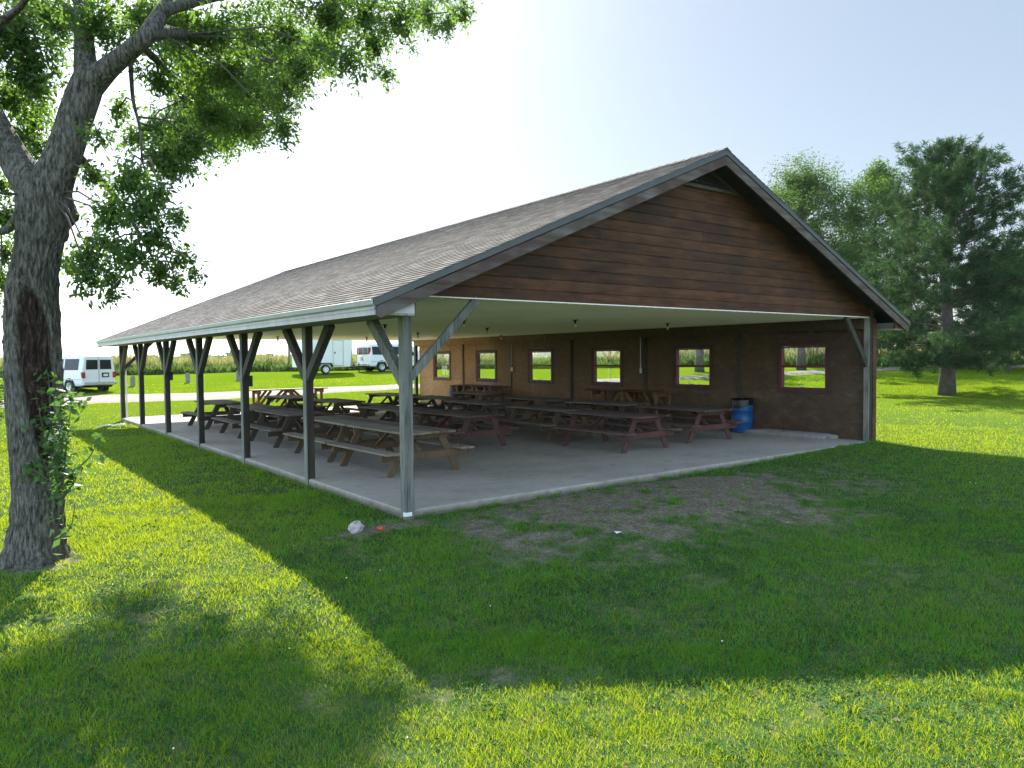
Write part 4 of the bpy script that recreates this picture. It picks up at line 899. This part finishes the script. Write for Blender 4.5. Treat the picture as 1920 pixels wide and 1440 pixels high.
    for pts in [[(100, 930), (118, 900), (124, 840), (131, 780), (136, 745)], [(118, 900), (150, 875), (172, 850), (186, 815)], [(118, 935), (138, 905), (148, 885)], [(105, 905), (100, 860), (96, 800), (92, 720), (88, 695)], [(108, 880), (118, 830), (112, 770), (108, 720)], [(120, 1000), (134, 985), (141, 940)], [(90, 900), (70, 885), (48, 880)], [(95, 850), (80, 800), (72, 760)], [(112, 760), (130, 750), (155, 752)]]:
        P = [px3(a, b, DEP-.42+.05*i)+inv for i, (a, b) in enumerate(pts)]; P = list(catmull(P, 4)); sh.tube(P, list(np.linspace(.011, .003, len(P))), 5)
        P = np.array(P); nl = 9 if pts[0][0] == 120 else 34
        for i in range(nl): LC.append(P[RNG.integers(len(P)//4, len(P))]+RNG.normal(size=3)*.055)
    for i in range(230): LC.append(px3(108+RNG.normal()*14, 860+RNG.normal()*55, DEP-.40+RNG.normal()*.06)+inv)
    o = sh.build('sucker_shoot', MT['barkfar'], t)
    V, F = leaves(np.array(LC), .095, .05, .2); npmesh('shoot_leaves', V, F, MT['shoot'], o)
    q = px3(96, 823, DEP-.36)+inv; MB().lathe([(0, -.03), (.026, -.02), (.034, .004), (.022, .026), (0, .03)], 10, tuple(q)).build('fungus', MT['paper'], t, 0, True)
    return t
shade_tree()

def broad_tree(name, label, x, y, h, crown_r, trunk_r, nblob, leaf=.16, nleaf=9000, base=.25, mat='leaf2', seed=1, lean=0, cat='tree', group=None, shape=1.0):
    rs = np.random.default_rng(seed); z = float(T(x, y)); t = thing(name, label, cat, (x, y, z), 0, group)
    top = np.array([lean, 0, h*.93]); n = 7
    pts = [np.array([lean*(i/(n-1))**1.5+rs.normal()*.02*i, rs.normal()*.02*i, -.1+h*.9*i/(n-1)]) for i in range(n)]
    m = MB(); m.tube(pts, [trunk_r*(1.08 if i == 0 else (1-i/(n-1))**.8*.95+.04) for i in range(n)], 10); ob = m.build('trunk', MT['barkfar'], t, 0, True)
    lm = MB(); C = []; P = np.array(pts)
    for b in range(nblob):
        f = rs.random(); hz_ = h*(base+(1-base)*f*.95); prof = (math.sin(math.pi*min(1, (f*.9+.12)))**.6)*shape
        a = rs.random()*2*np.pi; rr = crown_r*prof*(.10+.90*rs.random()**.6); c = np.array([lean*f+rr*math.cos(a), rr*math.sin(a), hz_]); i = nearest(c-np.array([0, 0, h*.14]), P)
        st = P[i]; lm.tube([st, (st+c)/2+rs.normal(size=3)*.12, c], [trunk_r*.18, trunk_r*.10, .012], 5)
        br = crown_r*(.16+.26*rs.random()); nc = 9; k = nleaf//nblob//nc
        for _ in range(nc):
            v = rs.normal(size=3); v /= np.linalg.norm(v); q = c+v*br*(.4+.7*rs.random()); C.append(q+rs.normal(size=(k, 3))*br*.19)
    lm.build('limb', MT['barkfar'], t)
    V, F = leaves(np.concatenate(C), leaf, leaf*.55, .2); npmesh('crown', V, F, MT[mat], t)
    return t
def pine(label, x, y, h, rad, trunk_r, z_first, seed, ntuft=1, group=None, nl=.2):
    rs = np.random.default_rng(seed); z = float(T(x, y)); t = thing('pine_tree', label, 'pine tree', (x, y, z), 0, group)
    n = 9; P = [np.array([rs.normal()*.018*min(i, 3), rs.normal()*.018*min(i, 3), -.1+h*.97*i/(n-1)]) for i in range(n)]
    m = MB(); m.tube(P, [trunk_r*(1.12 if i == 0 else max(.05, .96-.92*i/(n-1))) for i in range(n)], 12); m.build('trunk', MT['barkfar'], t, 0, True)
    bm_ = MB(); C = []; Dd = []; zz = z_first
    while zz < h*.985:
        f = (zz-z_first)/(h-z_first); R_ = rad*(1-f**1.9)**.8*(.72+.28*min(1, f*5+.55)); nb = 5+int(rs.random()*3) if f < .85 else 4
        a0 = rs.random()*6.28
        for b in range(nb):
            if rs.random() < .10: continue
            a = a0+6.283*b/nb+rs.normal()*.22; ln = R_*(.55+.6*rs.random()); ln = max(ln, .35)
            up = (-.03+.75*f)+rs.normal()*.09; c0 = np.array([np.interp(zz, [q[2] for q in P], [q[0] for q in P]), np.interp(zz, [q[2] for q in P], [q[1] for q in P]), zz])
            e = c0+np.array([math.cos(a)*ln, math.sin(a)*ln, ln*up]); mid = (c0+e)/2-np.array([0, 0, .05*ln]); bm_.tube([c0, mid, e], [.035*(1-f*.6)+.012, .022, .008], 4)
            nt_ = int(4+ln*5.2)
            for s in range(nt_):
                u = .22+.78*(s+rs.random())/nt_; p = c0*(1-u)**2+2*mid*u*(1-u)+e*u*u
                side = rs.normal(size=3)*np.array([1, 1, .55])*.36*min(1, ln)*(1.2-u*.6); q = p+side
                if rs.random() < .5: bm_.tube([p, q], [.010, .005], 3)
                d = (side/max(1e-3, np.linalg.norm(side)))*.5+np.array([math.cos(a), math.sin(a), .45]); C.append(q); Dd.append(d/np.linalg.norm(d))
        zz += h*.026*(.8+.5*rs.random())+.08
    for q in range(5):
        a = rs.random()*6.28; f0 = .76+.10*rs.random(); c0 = np.array([P[-2][0], P[-2][1], h*f0]); ln = h*(.08+.09*rs.random()); e = c0+np.array([math.cos(a)*ln*.8, math.sin(a)*ln*.8, ln])
        bm_.tube([c0, (c0+e)/2, e], [.035, .02, .008], 4)
        for u in np.linspace(.25, 1, 9):
            for _ in range(2): d = rs.normal(size=3)*.4+np.array([math.cos(a)*.3, math.sin(a)*.3, .7]); C.append(c0*(1-u)+e*u+rs.normal(size=3)*.10); Dd.append(d/np.linalg.norm(d))
    bm_.build('limb', MT['barkfar'], t)
    C = np.array(C); Dd = np.array(Dd); k = 38; nT = len(C)
    c = np.repeat(C, k, 0)+rs.normal(size=(nT*k, 3))*.07; d = np.repeat(Dd, k, 0)*.5+rs.normal(size=(nT*k, 3))*.62; d /= np.linalg.norm(d, axis=1)[:, None]
    s = np.cross(d, rs.normal(size=d.shape)); s /= np.linalg.norm(s, axis=1)[:, None]; l = nl*(.6+.7*rs.random(len(c)))[:, None]; w = .017
    V = np.stack([c-s*w, c+s*w, c+d*l+s*w*.4, c+d*l-s*w*.4], 1).reshape(-1, 3); o = np.arange(len(c))[:, None]*4
    npmesh('crown', V, np.concatenate([o, o+1, o+2, o+3], 1), MT['needle'], t)
    return t
pine('tall dark green pine standing on the lawn right of the pavilion', 31.7, 6.1, 11.6, 5.4, .36, 1.6, 3)
pine('small dark conifer on the far lawn right of the tall pine', 45.2, 8.4, 6.9, 4.4, .26, 1.7, 5)
broad_tree('broadleaf_tree', 'tall broadleaf tree rising behind the right roof slope', 48.3, 23.7, 15.4, 4.8, .30, 120, .15, 70000, .24, 'leafm', 4)
broad_tree('broadleaf_tree', 'slimmer broadleaf tree between the roof slope and the tall pine', 50.5, 19.0, 14.9, 4.4, .26, 110, .15, 60000, .24, 'leafm', 21)
broad_tree('broadleaf_tree', 'pale low tree on the far lawn just right of the corner post', 49.5, 17.3, 5.8, 3.2, .3, 40, .18, 14000, .36, 'leaf2', 6)
broad_tree('broadleaf_tree', 'thick trunked tree seen through the second window from the lawn end', 36.1, 23.9, 6.6, 3.8, .34, 24, .2, 7000, .40, 'leaf', 7)
broad_tree('broadleaf_tree', 'farther trunked tree beyond the thick one through the same window', 50.0, 38.3, 8.0, 4.0, .42, 24, .22, 7000, .33, 'leaf', 8)
broad_tree('broadleaf_tree', 'single trunk tree seen through the window nearest the lawn end', 41.0, 19.2, 8.2, 3.2, .32, 20, .2, 6000, .48, 'leaf', 9)
broad_tree('shrub', 'leafy green shrub half hidden behind the big trunk at the left', -4.95, 15.6, 3.5, 1.25, .06, 26, .10, 9000, .05, 'leaf2', 10, cat='shrub', shape=1.1)
# unseen-from-here but lawn-shading trees further right (they throw the long shadows on the right lawn)
broad_tree('broadleaf_tree', 'unseen lawn-shading broadleaf tree at the right edge of the far lawn', 50.0, 4.5, 9.5, 4.2, .3, 26, .22, 7000, .3, 'leaf', 12)

# tall field plants behind the lawn
def field(n, dmin, dmax, hgt, wid, mat, name, label, power=1.):
    a = YAW+(RNG.random(n)-.5)*2*R(46); d = dmin+(dmax-dmin)*RNG.random(n)**power; x = CAM[0]+d*np.sin(a); y = CAM[1]+d*np.cos(a)
    edge = fbm(x*.12, y*.12, 41)*5; d2 = d+edge; x = CAM[0]+d2*np.sin(a); y = CAM[1]+d2*np.cos(a); keep = ~((np.abs(y-41.8) < 2.2) & (x > 13.5) & (x < 26))
    x, y = x[keep], y[keep]; n = len(x); z = T(x, y); cl = fbm(x*.5, y*.5, 51); cl2 = fbm(x*.09, y*.09, 61); h = hgt*(.35+.5*RNG.random(n))*(.55+.75*cl)*(.7+.6*cl2)
    k = 4; x = np.repeat(x, k); y = np.repeat(y, k); z = np.repeat(z, k); h = np.repeat(h, k); n *= k
    z0 = z+h*RNG.random(n)*.55; x = x+RNG.normal(size=n)*.12; y = y+RNG.normal(size=n)*.12
    th = RNG.random(n)*6.283; w = np.stack([np.cos(th), np.sin(th), 0*th], -1)*wid; la = RNG.random(n)*6.283; le = h*.35*RNG.random(n)
    b = np.stack([x, y, z0-.05], -1); m_ = b+np.stack([np.cos(la)*le*.4, np.sin(la)*le*.4, h*.30], -1); t_ = b+np.stack([np.cos(la)*le, np.sin(la)*le, h*.52], -1)
    V = np.stack([b-w*.6, b+w*.6, m_+w, m_-w, t_], 1).reshape(-1, 3); o = np.arange(n)[:, None]*5
    F = np.concatenate([np.concatenate([o, o+1, o+2], 1), np.concatenate([o, o+2, o+3], 1), np.concatenate([o+3, o+2, o+4], 1)])
    return tag(npmesh(name, V, F, MT[mat]), label, 'field plants', kind='stuff')
field(30000, 59, 84, 2.15, .035, 'crop', 'field_crop', 'tall yellow-green field plants beyond the far lawn', 1.5)
field(16000, 57.2, 60.5, 1.15, .045, 'weed', 'weed_border', 'dark green weeds along the front edge of the field', 1.)
# far tree lines
def treeline(dist, az0, az1, hmax, seed, n=7000):
    a = YAW+R(az0)+(R(az1)-R(az0))*RNG.random(n); d = dist*(1+.08*RNG.random(n)); x = CAM[0]+d*np.sin(a); y = CAM[1]+d*np.cos(a)
    cl = fbm(a*60, a*0+seed, seed); c2 = fbm(a*14, a*0+seed+5, seed); h = hmax*np.clip((cl*1.3-.15)*(c2*1.6-.1), .04, 1); z = T(x, y)+h*RNG.random(n)**.7
    return np.stack([x, y, z], -1)
C = np.concatenate([treeline(620, -42, -20, 10, 3), treeline(900, -20.2, -17.6, 26, 8, 2500), treeline(760, -17, 10, 5, 5), treeline(420, 8, 44, 11, 9, 9000)])
V, F = leaves(C, 4.2, 3.0, 0.); tag(npmesh('distant_trees', V, F, MT['far']), 'hazy lines of trees along the far horizon', 'tree line', kind='stuff')
# haze
g = G('haze_air'); g.t.links.new(g.n('VolumePrincipled', 0, Color=(.86, .92, 1.), Density=.00010, Anisotropy=.3), g.out.inputs[1])
HZ = True
if HZ:
    m = MB().box(-3400, 4400, -880, 5100, -3, 40); o = m.build('haze', g.m); tag(o, kind='stuff'); o['label'] = 'thin pale summer haze in the air'
